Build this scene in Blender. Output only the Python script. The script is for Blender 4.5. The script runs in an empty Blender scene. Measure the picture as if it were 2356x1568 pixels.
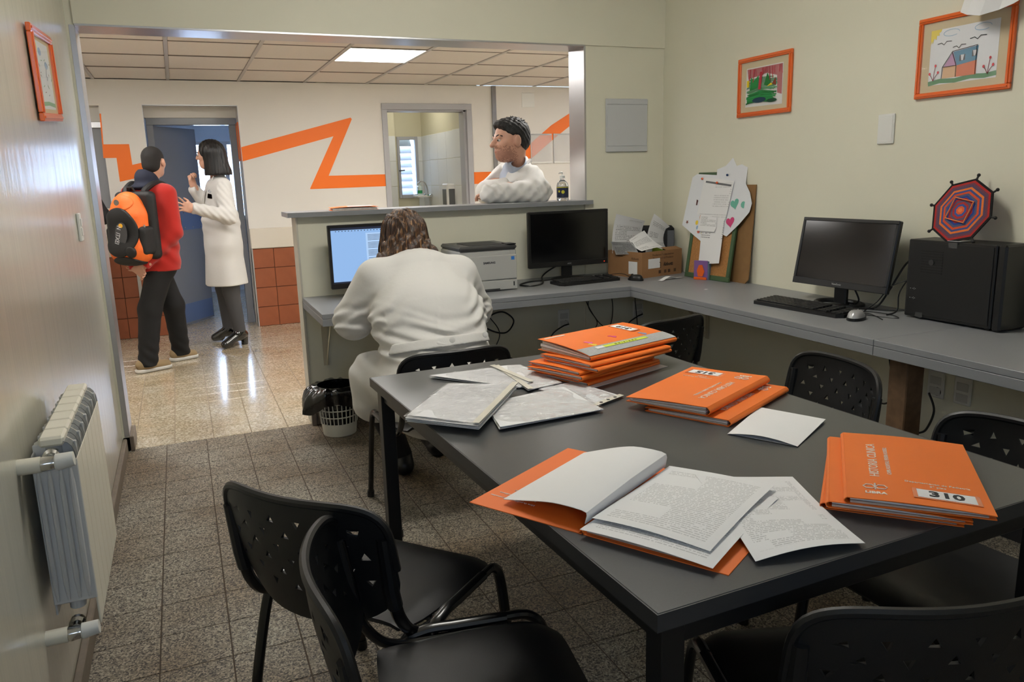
import bpy, bmesh, math, random
import numpy as np
from mathutils import Vector, Matrix
random.seed(7)
SC = bpy.context.scene
COL = SC.collection
R = math.radians

# ------------------------------------------------------------------ camera
cam_d = bpy.data.cameras.new('camera'); cam = bpy.data.objects.new('camera', cam_d); COL.objects.link(cam)
cam_d.sensor_width = 36.0; cam_d.lens = 1794.46 / 2356 * 36.0; cam_d.clip_start = .05; cam_d.clip_end = 100
yaw, pitch, roll = .395, -.2079, -.0288
fw = Vector((math.sin(yaw) * math.cos(pitch), math.cos(yaw) * math.cos(pitch), math.sin(pitch)))
rt = Vector((math.cos(yaw), -math.sin(yaw), 0)); up = rt.cross(fw)
r2 = rt * math.cos(roll) + up * math.sin(roll); u2 = up * math.cos(roll) - rt * math.sin(roll)
cam.matrix_world = Matrix(((r2.x, u2.x, -fw.x, -3.0071), (r2.y, u2.y, -fw.y, -4.5156), (r2.z, u2.z, -fw.z, 1.40), (0, 0, 0, 1)))
SC.camera = cam
# ------------------------------------------------------------------ daylight outside the windows, exposure
W = bpy.data.worlds.new('daylight'); SC.world = W; W.use_nodes = True
bg = W.node_tree.nodes['Background']; bg.inputs[0].default_value = (.57, .73, 1.0, 1); bg.inputs[1].default_value = 11.0
PANEL_W = 21.0      # hall ceiling panels
ROOM_W = 11.5       # fluorescent fitting of the office
def portal(loc, rot, sx, sy):
    l = bpy.data.lights.new('window_portal', 'AREA'); l.shape = 'RECTANGLE'; l.size = sx; l.size_y = sy
    l.cycles.is_portal = True
    o = bpy.data.objects.new('window_portal', l); COL.objects.link(o); o.location = loc; o.rotation_euler = rot
portal((-2.2, 6.62, 1.45), (R(-90), 0, 0), 1.7, 1.0)
portal((-2.85, -5.74, 1.7), (R(90), 0, 0), .68, .58)
portal((-.24, 5.62, 1.55), (R(-90), 0, 0), .3, .75)
SC.view_settings.view_transform = 'Standard'; SC.view_settings.look = 'None'
SC.view_settings.exposure = 0.0; SC.view_settings.gamma = 1.0; SC.view_settings.use_curve_mapping = False

# ------------------------------------------------------------------ materials
def lin(c):
    return tuple(((x / 255) / 12.92 if x <= 10 else (((x / 255) + .055) / 1.055) ** 2.4) for x in c) + (1,)
MATS = {}
def mat(name, col, rough=.5, metal=0, bump=0, bscale=200, var=0, vscale=4, coat=0, emis=None, es=0, spec=.5, trans=0, alpha=1, col2=None, sheen=0):
    if name in MATS: return MATS[name]
    m = bpy.data.materials.new(name); m.use_nodes = True; n = m.node_tree.nodes; L = m.node_tree.links
    p = n['Principled BSDF']; p.inputs['Base Color'].default_value = lin(col); p.inputs['Roughness'].default_value = rough
    p.inputs['Metallic'].default_value = metal; p.inputs['Specular IOR Level'].default_value = spec
    p.inputs['Coat Weight'].default_value = coat; p.inputs['Coat Roughness'].default_value = .08
    p.inputs['Transmission Weight'].default_value = trans; p.inputs['Alpha'].default_value = alpha
    p.inputs['Sheen Weight'].default_value = sheen
    if emis: p.inputs['Emission Color'].default_value = lin(emis); p.inputs['Emission Strength'].default_value = es
    tc = n.new('ShaderNodeTexCoord')
    if var or col2:
        t = n.new('ShaderNodeTexNoise'); t.inputs['Scale'].default_value = vscale; t.inputs['Detail'].default_value = 5
        L.new(tc.outputs['Object'], t.inputs['Vector'])
        r = n.new('ShaderNodeValToRGB'); a = lin(col); b = lin(col2) if col2 else tuple(x * (1 - var) for x in a[:3]) + (1,)
        r.color_ramp.elements[0].color = b; r.color_ramp.elements[1].color = a
        r.color_ramp.elements[0].position = .35; r.color_ramp.elements[1].position = .65
        L.new(t.outputs['Fac'], r.inputs['Fac']); L.new(r.outputs['Color'], p.inputs['Base Color'])
    if bump:
        t = n.new('ShaderNodeTexNoise'); t.inputs['Scale'].default_value = bscale; t.inputs['Detail'].default_value = 3
        L.new(tc.outputs['Object'], t.inputs['Vector'])
        b = n.new('ShaderNodeBump'); b.inputs['Strength'].default_value = bump; b.inputs['Distance'].default_value = .01
        L.new(t.outputs['Fac'], b.inputs['Height']); L.new(b.outputs['Normal'], p.inputs['Normal'])
    MATS[name] = m; return m
def terrazzo(name, base, dark, light, rough, scale, coat=0, stain=None):
    m = bpy.data.materials.new(name); m.use_nodes = True; n = m.node_tree.nodes; L = m.node_tree.links
    p = n['Principled BSDF']; p.inputs['Roughness'].default_value = rough; p.inputs['Coat Weight'].default_value = coat
    p.inputs['Coat Roughness'].default_value = .1
    g = n.new('ShaderNodeNewGeometry')
    def noise(s, d=3):
        t = n.new('ShaderNodeTexNoise'); t.inputs['Scale'].default_value = s; t.inputs['Detail'].default_value = d
        L.new(g.outputs['Position'], t.inputs['Vector']); return t.outputs['Fac']
    v = n.new('ShaderNodeTexVoronoi'); v.inputs['Scale'].default_value = scale; L.new(g.outputs['Position'], v.inputs['Vector'])
    sep = n.new('ShaderNodeSeparateColor'); L.new(v.outputs['Color'], sep.inputs[0])
    r = n.new('ShaderNodeValToRGB'); r.color_ramp.interpolation = 'CONSTANT'; L.new(sep.outputs[0], r.inputs['Fac'])
    e = r.color_ramp.elements; e[0].color = lin(dark); e[0].position = 0; e[1].color = lin(base); e[1].position = .26
    x = e.new(.74); x.color = lin(light)
    mx = n.new('ShaderNodeMixRGB'); mx.blend_type = 'MULTIPLY'; mx.inputs[0].default_value = 1
    r2 = n.new('ShaderNodeValToRGB'); r2.color_ramp.elements[0].color = lin(stain or (215, 205, 190)); r2.color_ramp.elements[1].color = (1, 1, 1, 1)
    r2.color_ramp.elements[0].position = .32; r2.color_ramp.elements[1].position = .62
    L.new(noise(2.3), r2.inputs['Fac']); L.new(r.outputs[0], mx.inputs[1]); L.new(r2.outputs[0], mx.inputs[2])
    L.new(mx.outputs[0], p.inputs['Base Color'])
    MATS[name] = m; return m
def printed(name, nl=34, ink=.45, x0=.1, x1=.9, y0=.08, y1=.92, thr=.42, paper=(232, 232, 232), seed=0, big=2.2):
    """paper with lines of small print, laid out in the sheet's own UV"""
    m = bpy.data.materials.new(name); m.use_nodes = True; n = m.node_tree.nodes; L = m.node_tree.links
    p = n['Principled BSDF']; p.inputs['Roughness'].default_value = .75
    uv = n.new('ShaderNodeUVMap'); s = n.new('ShaderNodeSeparateXYZ'); L.new(uv.outputs[0], s.inputs[0])
    def M(op, a, b=None):
        k = n.new('ShaderNodeMath'); k.operation = op
        for i, q in enumerate((a, b)):
            if q is None: continue
            if isinstance(q, (int, float)): k.inputs[i].default_value = q
            else: L.new(q, k.inputs[i])
        return k.outputs[0]
    X, Y = s.outputs[0], s.outputs[1]
    yn = M('MULTIPLY', Y, nl); line = M('LESS_THAN', M('FRACT', yn), .45); row = M('FLOOR', yn)
    def nz(sx, sy, yy, w):
        c = n.new('ShaderNodeCombineXYZ'); L.new(M('MULTIPLY', X, sx), c.inputs[0]); L.new(M('MULTIPLY', yy, sy), c.inputs[1]); c.inputs[2].default_value = w + seed
        t = n.new('ShaderNodeTexNoise'); t.inputs['Scale'].default_value = 1; t.inputs['Detail'].default_value = 1
        L.new(c.outputs[0], t.inputs['Vector']); return t.outputs['Fac']
    words = M('GREATER_THAN', nz(60, 7.3, row, 0), .44)
    wn = n.new('ShaderNodeTexWhiteNoise'); wn.noise_dimensions = '3D'; cb = n.new('ShaderNodeCombineXYZ'); L.new(M('FLOOR', M('MULTIPLY', X, big)), cb.inputs[0]); L.new(M('FLOOR', M('MULTIPLY', Y, big * 3.1)), cb.inputs[1]); cb.inputs[2].default_value = seed + .5
    L.new(cb.outputs[0], wn.inputs['Vector']); para = M('GREATER_THAN', wn.outputs['Value'], thr)
    box = M('MULTIPLY', M('MULTIPLY', M('GREATER_THAN', X, x0), M('LESS_THAN', X, x1)), M('MULTIPLY', M('GREATER_THAN', Y, y0), M('LESS_THAN', Y, y1)))
    k = M('MULTIPLY', M('MULTIPLY', M('MULTIPLY', line, words), M('MULTIPLY', para, box)), ink)
    mx = n.new('ShaderNodeMixRGB'); L.new(k, mx.inputs[0]); mx.inputs[1].default_value = lin(paper); mx.inputs[2].default_value = lin((45, 45, 50))
    L.new(mx.outputs[0], p.inputs['Base Color']); MATS[name] = m; return m

# ------------------------------------------------------------------ mesh helpers
def V3(p): return Vector(p)
class G:
    def __init__(s): s.v = []; s.f = []
    def add(s, vs, fs, mt=None):
        o = len(s.v)
        s.v += [tuple(mt @ Vector(p)) for p in vs] if mt is not None else [tuple(p) for p in vs]
        s.f += [tuple(i + o for i in f) for f in fs]; return s
    def box(s, x0, x1, y0, y1, z0, z1, b=0, mt=None):
        if b <= 0:
            v = [(x, y, z) for z in (z0, z1) for y in (y0, y1) for x in (x0, x1)]
            return s.add(v, [(0, 2, 3, 1), (4, 5, 7, 6), (0, 1, 5, 4), (2, 6, 7, 3), (0, 4, 6, 2), (1, 3, 7, 5)], mt)
        X, Y, Z = (x0, x1), (y0, y1), (z0, z1); v = []; idx = {}
        for i in (0, 1):
            for j in (0, 1):
                for k in (0, 1):
                    c = [X[i], Y[j], Z[k]]; d = [(b, -b)[i], (b, -b)[j], (b, -b)[k]]
                    for a in range(3):
                        q = [c[t] + (0 if t == a else d[t]) for t in range(3)]
                        idx[(i, j, k, a)] = len(v); v.append(q)
        f = []
        I = lambda i, j, k, a: idx[(i, j, k, a)]
        for i in (0, 1):
            q = [I(i, 0, 0, 0), I(i, 1, 0, 0), I(i, 1, 1, 0), I(i, 0, 1, 0)]; f.append(q if i else q[::-1])
            q = [I(0, i, 0, 1), I(0, i, 1, 1), I(1, i, 1, 1), I(1, i, 0, 1)]; f.append(q if i else q[::-1])
            q = [I(0, 0, i, 2), I(1, 0, i, 2), I(1, 1, i, 2), I(0, 1, i, 2)]; f.append(q if i else q[::-1])
        for i in (0, 1):
            for j in (0, 1):
                q = [I(i, j, 0, 0), I(i, j, 1, 0), I(i, j, 1, 1), I(i, j, 0, 1)]; f.append(q if i == j else q[::-1])
                q = [I(i, 0, j, 0), I(i, 0, j, 2), I(i, 1, j, 2), I(i, 1, j, 0)]; f.append(q if i == j else q[::-1])
                q = [I(0, i, j, 1), I(1, i, j, 1), I(1, i, j, 2), I(0, i, j, 2)]; f.append(q if i == j else q[::-1])
                for k in (0, 1):
                    q = [I(i, j, k, 0), I(i, j, k, 1), I(i, j, k, 2)]; f.append(q if (i + j + k) % 2 else q[::-1])
        return s.add(v, f, mt)
    def tube(s, pts, r, n=10, closed=False, flat=1.0, caps=True):
        P = [Vector(p) for p in pts]; N = len(P); rr = r if isinstance(r, (list, tuple)) else [r] * N
        T = []
        for i in range(N):
            a = P[(i - 1) % N] if (closed or i) else P[0]; b = P[(i + 1) % N] if (closed or i < N - 1) else P[-1]
            t = b - a; T.append(t.normalized() if t.length > 1e-9 else Vector((0, 0, 1)))
        u = T[0].orthogonal().normalized()
        if abs(T[0].z) < .9: u = T[0].cross(Vector((0, 0, 1))).normalized()
        v = []; f = []
        for i in range(N):
            u = (u - T[i] * u.dot(T[i])); u = u.normalized() if u.length > 1e-6 else T[i].orthogonal().normalized()
            w = T[i].cross(u)
            for k in range(n):
                a = 2 * math.pi * k / n; v.append(P[i] + (u * math.cos(a) * flat + w * math.sin(a)) * rr[i])
        M_ = N if closed else N - 1
        for i in range(M_):
            j = (i + 1) % N
            for k in range(n):
                l = (k + 1) % n; f.append((i * n + k, i * n + l, j * n + l, j * n + k))
        if caps and not closed: f.append(tuple(range(n))[::-1]); f.append(tuple((N - 1) * n + k for k in range(n)))
        return s.add(v, f)
    def cyl(s, p, q, r, r1=None, n=16): return s.tube([p, q], [r, r if r1 is None else r1], n)
    def lathe(s, prof, n=28, mt=None):
        v = []; f = []; N = len(prof)
        for (r, z) in prof:
            for k in range(n):
                a = 2 * math.pi * k / n; v.append((r * math.cos(a), r * math.sin(a), z))
        for i in range(N - 1):
            for k in range(n):
                l = (k + 1) % n; f.append((i * n + k, i * n + l, (i + 1) * n + l, (i + 1) * n + k))
        f.append(tuple(range(n))[::-1]); f.append(tuple((N - 1) * n + k for k in range(n)))
        return s.add(v, f, mt)
    def prism(s, poly, z0, z1, mt=None):
        a = sum(poly[i][0] * poly[(i + 1) % len(poly)][1] - poly[(i + 1) % len(poly)][0] * poly[i][1] for i in range(len(poly)))
        if a < 0: poly = poly[::-1]
        n = len(poly); v = [(p[0], p[1], z0) for p in poly] + [(p[0], p[1], z1) for p in poly]
        f = [tuple(range(n))[::-1], tuple(range(n, 2 * n))] + [(i, (i + 1) % n, n + (i + 1) % n, n + i) for i in range(n)]
        return s.add(v, f, mt)
    def grid(s, fn, nu, nv, mt=None):
        v = [fn(i / nu, j / nv) for j in range(nv + 1) for i in range(nu + 1)]
        f = [(j * (nu + 1) + i, j * (nu + 1) + i + 1, (j + 1) * (nu + 1) + i + 1, (j + 1) * (nu + 1) + i) for j in range(nv) for i in range(nu)]
        return s.add(v, f, mt)
    def ball(s, c, r, n=12, m=8):
        rx, ry, rz = r if isinstance(r, (list, tuple)) else (r, r, r); v = []; f = []
        for j in range(m + 1):
            t = math.pi * j / m
            for k in range(n):
                a = 2 * math.pi * k / n; v.append((c[0] + rx * math.sin(t) * math.cos(a), c[1] + ry * math.sin(t) * math.sin(a), c[2] - rz * math.cos(t)))
        for j in range(m):
            for k in range(n):
                l = (k + 1) % n; f.append((j * n + k, j * n + l, (j + 1) * n + l, (j + 1) * n + k))
        return s.add(v, f)
    def mesh(s, name, m, smooth=False, angle=35):
        me = bpy.data.meshes.new(name); me.from_pydata(s.v, [], s.f); me.validate(clean_customdata=False)
        if m: me.materials.append(m)
        if smooth:
            me.polygons.foreach_set('use_smooth', [True] * len(me.polygons)); me.set_sharp_from_angle(angle=R(angle))
        me.update(); return me
    def obj(s, name, m, parent=None, smooth=False, angle=35, solid=0, sub=0, loc=None, rot=None):
        return link(name, s.mesh(name, m, smooth, angle), parent, solid, sub, loc, rot)
def link(name, me, parent=None, solid=0, sub=0, loc=None, rot=None):
    o = bpy.data.objects.new(name, me); COL.objects.link(o); o.parent = parent
    if loc is not None: o.location = loc
    if rot is not None: o.rotation_euler = rot
    if sub: k = o.modifiers.new('sub', 'SUBSURF'); k.levels = sub; k.render_levels = sub
    if solid: k = o.modifiers.new('solid', 'SOLIDIFY'); k.thickness = solid; k.offset = 0; e = o.modifiers.new('crisp', 'EDGE_SPLIT'); e.split_angle = R(50)
    return o
def sheet(name, fn, nu, nv, m, parent=None, th=.0006, smooth=True):
    """thin curved sheet fn(u,v)->xyz with its own UV"""
    g = G().grid(fn, nu, nv); me = g.mesh(name, m, smooth, 60); uv = me.uv_layers.new(name='UVMap')
    for lp in me.loops:
        i = lp.vertex_index; uv.data[lp.index].uv = ((i % (nu + 1)) / nu, (i // (nu + 1)) / nv)
    return link(name, me, parent, solid=th)
def bil(a, b, c, d, dz=None):
    """u from a to b, v from a to d"""
    a, b, c, d = map(Vector, (a, b, c, d))
    def f(u, v):
        p = a * (1 - u) * (1 - v) + b * u * (1 - v) + c * u * v + d * (1 - u) * v
        return p + Vector((0, 0, dz(u, v))) if dz else p
    return f
def thing(name, label, cat, loc=(0, 0, 0), rz=0, group=None):
    o = bpy.data.objects.new(name, None); COL.objects.link(o); o.location = loc; o.rotation_euler = (0, 0, rz); o.empty_display_size = .05
    return tag(o, label, cat, group)
def tag(o, label, cat, group=None):
    o['label'] = label; o['category'] = cat
    if group: o['group'] = group
    return o
def struct(o, label=None):
    o['kind'] = 'structure'
    if label: o['label'] = label
    return o
def text(body, size, m, parent=None, mt=None, name='lettering', ext=.0003, align='CENTER', shear=0, sx=1.0, off=0):
    c = bpy.data.curves.new(name, 'FONT'); c.body = body; c.size = size; c.extrude = ext; c.align_x = align; c.align_y = 'CENTER'
    c.resolution_u = 2; c.shear = shear; c.offset = off
    t = bpy.data.objects.new('tmp', c); me = bpy.data.meshes.new_from_object(t); bpy.data.objects.remove(t); bpy.data.curves.remove(c)
    me.name = name; me.materials.clear(); me.materials.append(m)
    me.transform((mt if mt is not None else Matrix()) @ Matrix.Diagonal((sx, 1, 1, 1)))
    return link(name, me, parent)
def frame(o, x, y, z=None):
    """matrix with local x,y directions at origin o"""
    x = Vector(x).normalized(); y = Vector(y); y = (y - x * y.dot(x)).normalized(); z = x.cross(y)
    return Matrix(((x.x, y.x, z.x, o[0]), (x.y, y.y, z.y, o[1]), (x.z, y.z, z.z, o[2]), (0, 0, 0, 1)))
def spline(pts, n=8, closed=False):
    P = [Vector(p) for p in pts]; out = []; N = len(P)
    for i in range(N if closed else N - 1):
        g = (lambda k: P[k % N]) if closed else (lambda k: P[max(0, min(N - 1, k))])
        a, b, c, d = g(i - 1), g(i), g(i + 1), g(i + 2)
        for k in range(n):
            t = k / n; out.append(.5 * ((2 * b) + (c - a) * t + (2 * a - 5 * b + 4 * c - d) * t * t + (3 * b - a - 3 * c + d) * t ** 3))
    if not closed: out.append(P[-1])
    return out
def copies(root, loc, rz, label):
    r = root.copy(); COL.objects.link(r); r.location = loc; r.rotation_euler = (0, 0, rz); r['label'] = label
    for ch in list(root.children):
        c = ch.copy(); COL.objects.link(c); c.parent = r
        for g in list(ch.children):
            d = g.copy(); COL.objects.link(d); d.parent = c
    return r
# common materials
M_WALL = mat('cream_wall_paint', (226, 223, 203), .55, bump=.02, bscale=60, var=.04, vscale=1.5)
M_GLOSS = mat('glossy_cream_wall_paint', (206, 203, 186), .34, var=.03, vscale=1.2, coat=1)
MATS['glossy_cream_wall_paint'].node_tree.nodes['Principled BSDF'].inputs['Coat Roughness'].default_value = .2
def _streaks(m):      # brushed gloss paint: relief runs up and down the wall
    n = m.node_tree.nodes; L = m.node_tree.links; p = n['Principled BSDF']; tc = n.new('ShaderNodeTexCoord'); mp = n.new('ShaderNodeMapping'); mp.inputs['Scale'].default_value = (14, 14, .6)
    t = n.new('ShaderNodeTexNoise'); t.inputs['Scale'].default_value = 1; t.inputs['Detail'].default_value = 4; b = n.new('ShaderNodeBump'); b.inputs['Strength'].default_value = .35; b.inputs['Distance'].default_value = .006
    L.new(tc.outputs['Object'], mp.inputs[0]); L.new(mp.outputs[0], t.inputs['Vector']); L.new(t.outputs['Fac'], b.inputs['Height']); L.new(b.outputs[0], p.inputs['Normal']); L.new(b.outputs[0], p.inputs['Coat Normal'])
_streaks(M_GLOSS)
M_HALL = mat('hall_wall_paint', (224, 220, 213), .5, var=.03, vscale=1)
M_ORANGE = mat('orange_wall_paint', (248, 118, 12), .5)
M_ALU = mat('brushed_aluminium', (190, 190, 192), .32, metal=.85, bump=.02, bscale=80)
M_STEEL = mat('stainless_steel', (150, 150, 152), .22, metal=1, var=.15, vscale=3)
M_GREYM = mat('grey_laminate', (138, 140, 143), .42, bump=.03, bscale=400, var=.05, vscale=300)
M_WHITE = mat('white_plastic', (225, 225, 220), .4)
M_BLACK = mat('black_plastic', (17, 17, 18), .38, bump=.05, bscale=500)
M_BLKG = mat('glossy_black_screen', (6, 6, 7), .12)
M_CHROME = mat('chrome', (210, 210, 210), .12, metal=1)
M_PAPER = mat('white_paper', (228, 228, 228), .75)
M_INK = mat('black_ink', (28, 28, 30), .7)
M_WPRINT = mat('white_print', (235, 225, 215), .7)
M_CABLE = mat('black_cable', (14, 14, 15), .45)
# ================================================================== the setting
T_ROOM = terrazzo('terrazzo_dull_tiles', (128, 121, 108), (64, 60, 54), (172, 164, 148), .55, 220, coat=0, stain=(206, 188, 168))
T_HALL = terrazzo('terrazzo_polished_tiles', (186, 174, 152), (160, 149, 128), (212, 201, 182), .2, 120, coat=.5, stain=(236, 226, 210))
M_GROUT = mat('floor_grout', (70, 58, 46), .8)
M_GROUT2 = mat('hall_floor_grout', (128, 114, 92), .7)
XL, CZ, HC, HY = -3.412, 2.75, 2.347, 3.57
def floor(name, m, mg, x0, x1, y0, y1, ts, ox, oy, label, vis):
    f = struct(G().box(x0, x1, y0, y1, -.08, -.0015).obj(name, mg), label)
    g = G().box(-ts / 2 + .0019, ts / 2 - .0019, -ts / 2 + .0019, ts / 2 - .0019, -.006, 0, .0012)
    me = g.mesh('floor_tile', m)
    ix0 = math.floor((x0 - ox) / ts) + 1; iy0 = math.floor((y0 - oy) / ts) + 1; rest = G(); k = 0
    i = ix0 - 1
    while ox + i * ts < x1:
        j = iy0 - 1
        while oy + j * ts < y1:
            a, b, c, d = ox + i * ts, ox + (i + 1) * ts, oy + j * ts, oy + (j + 1) * ts
            if a >= x0 - 1e-4 and b <= x1 + 1e-4 and c >= y0 - 1e-4 and d <= y1 + 1e-4 and vis((a + b) / 2, (c + d) / 2):
                link('floor_tile', me, f, loc=((a + b) / 2, (c + d) / 2, 0)); k += 1
            else:
                a, b, c, d = max(a, x0) + .0016, min(b, x1) - .0016, max(c, y0) + .0016, min(d, y1) - .0016
                if b - a > .004 and d - c > .004: rest.box(a, b, c, d, -.006, 0)
            j += 1
        i += 1
    o = rest.obj('floor_tile_rest', m, f); o['kind'] = 'stuff'
    return f
floor('floor', T_ROOM, M_GROUT, XL, 0, -5.6, .035, .2045, -3.2, .035, 'dull speckled terrazzo tile floor of the office',
      lambda x, y: (x < -2.2 and y > -3.1) or (-2.7 < x < -1.3 and -3.6 < y < -.6 and x - y < 2.0) or (-1.5 < x < -.8 and y < -3.0))
floor('floor_hall', T_HALL, M_GROUT2, -5.0, 2.2, .035, HY + .45, .2045, -3.16, .035, 'polished beige terrazzo tile floor of the hall',
      lambda x, y: x < -2.2 and x > -3.8 and y < 3.4)
# office walls
struct(G().box(XL - .12, XL, -5.6, 0, 0, CZ).obj('wall_left', M_GLOSS), 'glossy cream painted office wall with radiator')
struct(G().box(0, .12, -5.6, .2, 0, CZ).obj('wall_right', M_WALL), 'cream painted office wall with framed drawings')
struct(G().box(XL - .12, .12, -5.72, -5.6, 0, 1.40).box(XL - .12, .12, -5.72, -5.6, 2.00, CZ).box(XL - .12, -3.20, -5.72, -5.6, 1.40, 2.00).box(-2.50, .12, -5.72, -5.6, 1.40, 2.00).obj('wall_near', M_WALL))
w0 = struct(G().box(-3.20, -2.50, -5.70, -5.66, 1.40, 1.43).box(-3.20, -2.50, -5.70, -5.66, 1.97, 2.00).box(-3.20, -3.17, -5.70, -5.66, 1.43, 1.97).box(-2.53, -2.50, -5.70, -5.66, 1.43, 1.97).obj('window_4', M_ALU), 'small high window behind the viewer')
struct(G().box(XL - .12, .12, -5.72, .2, CZ, CZ + .1).obj('ceiling', mat('office_ceiling_paint', (225, 222, 210), .7)), 'office ceiling')
T = .205
wb = struct(G().box(-5.0, -3.377, 0, T, 0, CZ).box(-3.377, 0, -.012, T, 2.18, CZ).box(-.585, 0, 0, T, 0, 2.18).obj('wall_back', M_WALL), 'cream partition wall around the wide opening')
G().box(-3.40, -3.3745, -.002, T + .002, .085, 2.178, .001).obj('jamb_trim', M_ALU, wb)
G().box(-.5875, -.575, -.002, T + .002, 1.235, 2.178, .001).obj('jamb_trim', M_ALU, wb)
G().box(-3.3745, -.5875, -.014, T + .002, 2.172, 2.182, .001).obj('header_trim', M_ALU, wb)
# half wall below the counter
hw = struct(G().box(-2.40, -.585, .02, .16, 0, 1.21).obj('wall_counter', M_WALL), 'cream half wall carrying the reception ledge')
G().box(-2.41, -2.399, .012, .168, .0, 1.21, .001).obj('end_trim', mat('pale_end_panel', (196, 192, 178), .45), hw)
G().box(-2.412, -2.385, -.012, .02, 0, .085, .002).obj('skirting', mat('stone_skirting', (120, 108, 95), .5, var=.2, vscale=20), hw)
tag(G().prism([(-2.455, -.035), (-.545, -.035), (-.545, -.004), (-.590, -.004), (-.590, .24), (-2.455, .24)], 1.21, 1.236).obj('reception_ledge', M_GREYM), 'long grey laminate ledge on top of the half wall', 'counter')
# baseboards
M_SK = MATS['stone_skirting']
struct(G().box(XL, XL + .022, -5.6, .0, 0, .075, .004).obj('baseboard_left', M_SK), 'worn stone skirting along the radiator wall')
struct(G().box(XL, XL + .055, .0, T + .02, 0, .085, .004).obj('baseboard_pier', M_SK), 'stone skirting block at the foot of the jamb')
struct(G().box(-.022, 0, -5.6, 0, 0, .075, .004).obj('baseboard_right', M_SK))
struct(G().box(-2.385, 0, -.002, .02, 0, .075, .004).obj('baseboard_back', M_SK))
# hall: ceiling of lay-in tiles
M_CT = mat('ceiling_tile_board', (226, 219, 211), .85, var=.03, vscale=60)
M_TB = mat('ceiling_grid_metal', (186, 182, 178), .45)
gx = [-1.743 + .6115 * i for i in range(-6, 7)]; gy = [.19, .86, 1.45, 2.105, 2.80, HY]
hc = struct(G().box(-5.2, 2.2, T, HY + .5, HC + .03, HC + .13).obj('ceiling_hall', mat('void_above_tiles', (120, 116, 110), .9)), 'suspended ceiling of pale tiles over the hall')
LIGHTS = [(6, 2), (2, 2), (11, 2), (4, 0), (8, 0)]  # last three panels are unseen ones, added to brighten the hall
for i in range(len(gx) - 1):
    for j in range(len(gy) - 1):
        if (i, j) in LIGHTS: continue
        t = .004 * random.random()
        G().box(gx[i] + .014, gx[i + 1] - .014, gy[j] + .006, gy[j + 1] - .006, HC + .004 + t, HC + .018 + t, .002).obj('ceiling_tile', M_CT, hc)
for x in gx: G().box(x - .013, x + .013, T, HY, HC - .001, HC + .026).obj('grid_bar', M_TB, hc)
for y in gy[1:-1]: G().box(gx[0], gx[-1], y - .005, y + .005, HC + .001, HC + .02).obj('cross_bar', mat('dark_grid_joint', (120, 110, 100), .6), hc)
M_PANEL = mat('lit_led_panel', (255, 255, 255), .5, emis=(255, 252, 248), es=PANEL_W)
for n_, (i, j) in enumerate(LIGHTS):
    lab = ['bright rectangular ceiling light panel lit in the hall ceiling', 'lit ceiling panel above the hall near the doorway with blue light', 'added lit ceiling panel out of view at the right end of the hall',
           'added lit ceiling panel out of view behind the header over the walkway', 'added lit ceiling panel out of view behind the header over the counter'][n_]
    x0, x1, y0, y1 = gx[i] + .02, gx[i + 1] - .02, gy[j] + .012, gy[j + 1] - .012
    t = thing('ceiling_light', lab, 'light', ((x0 + x1) / 2, (y0 + y1) / 2, HC), group='hall ceiling lights')
    w, h = (x1 - x0) / 2, (y1 - y0) / 2
    G().box(-w, w, -h, h, .002, .012).obj('diffuser', M_PANEL, t)
    G().box(-w - .008, -w, -h, h, -.002, .02).box(w, w + .008, -h, h, -.002, .02).box(-w, w, -h - .008, -h, -.002, .02).box(-w, w, h, h + .008, -.002, .02).obj('rim', M_WHITE, t)
# office fluorescent fitting (overhead, above the table end nearest the counter)
t = thing('ceiling_light', 'long fluorescent ceiling fitting above the office table', 'light', (-1.8, -2.0, CZ), group='office ceiling light')
G().box(-.62, .62, -.15, .15, -.05, 0, .004).obj('housing', M_WHITE, t)
G().box(-.60, .60, -.13, .13, -.13, -.05, .012).obj('diffuser', mat('lit_fluorescent_diffuser', (255, 255, 255), .5, emis=(255, 252, 244), es=ROOM_W * 2.2), t)
# hall far wall with three openings
B = HY + .16
fw_ = G()
for (x0, x1, z0, z1) in [(-5.0, -4.3, 0, HC), (-4.3, -3.56, 0, 1.214), (-4.3, -3.56, 2.12, HC), (-3.56, -3.21, 0, HC), (-3.21, -2.385, 2.13, HC), (-2.385, -1.0, 0, HC), (-1.0, -.03, 2.155, HC), (-.03, .235, 0, HC)]:
    fw_.box(x0, x1, HY, B, z0, z1)
fw_.box(-3.33, -3.21, B, 3.95, 0, HC).box(-2.385, -2.26, B, 3.95, 0, HC).box(-3.21, -2.385, B, 3.95, 2.13, HC)
fw_.box(.235, 2.2, HY - .02, B, 0, HC)
wf = struct(fw_.obj('wall_far', M_HALL), 'pale hall wall with orange zigzag stripe and doorways')
def band(pts, y=HY):
    g = G().prism(pts, 0, .0025, Matrix(((1, 0, 0, 0), (0, 0, -1, y), (0, 1, 0, 0), (0, 0, 0, 1))))
    return g.obj('painted_stripe', M_ORANGE, wf)
band([(-2.385, 1.745), (-1.318, 2.02), (-1.306, 2.005), (-1.578, 1.457), (-1.0, 1.457), (-1.0, 1.337), (-1.765, 1.331), (-1.770, 1.338), (-1.502, 1.84), (-2.385, 1.613)])
band([(-3.56, 1.784), (-3.352, 1.784), (-3.346, 1.6), (-3.21, 1.63), (-3.21, 1.505), (-3.466, 1.452), (-3.469, 1.664), (-3.56, 1.664)])
band([(-3.575, 1.664), (-3.56, 1.664), (-3.56, 1.784), (-3.548, 2.05), (-3.56, 2.05)])
band([(-.03, 1.455), (.235, 1.455), (.235, 1.33), (-.03, 1.33)])
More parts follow.
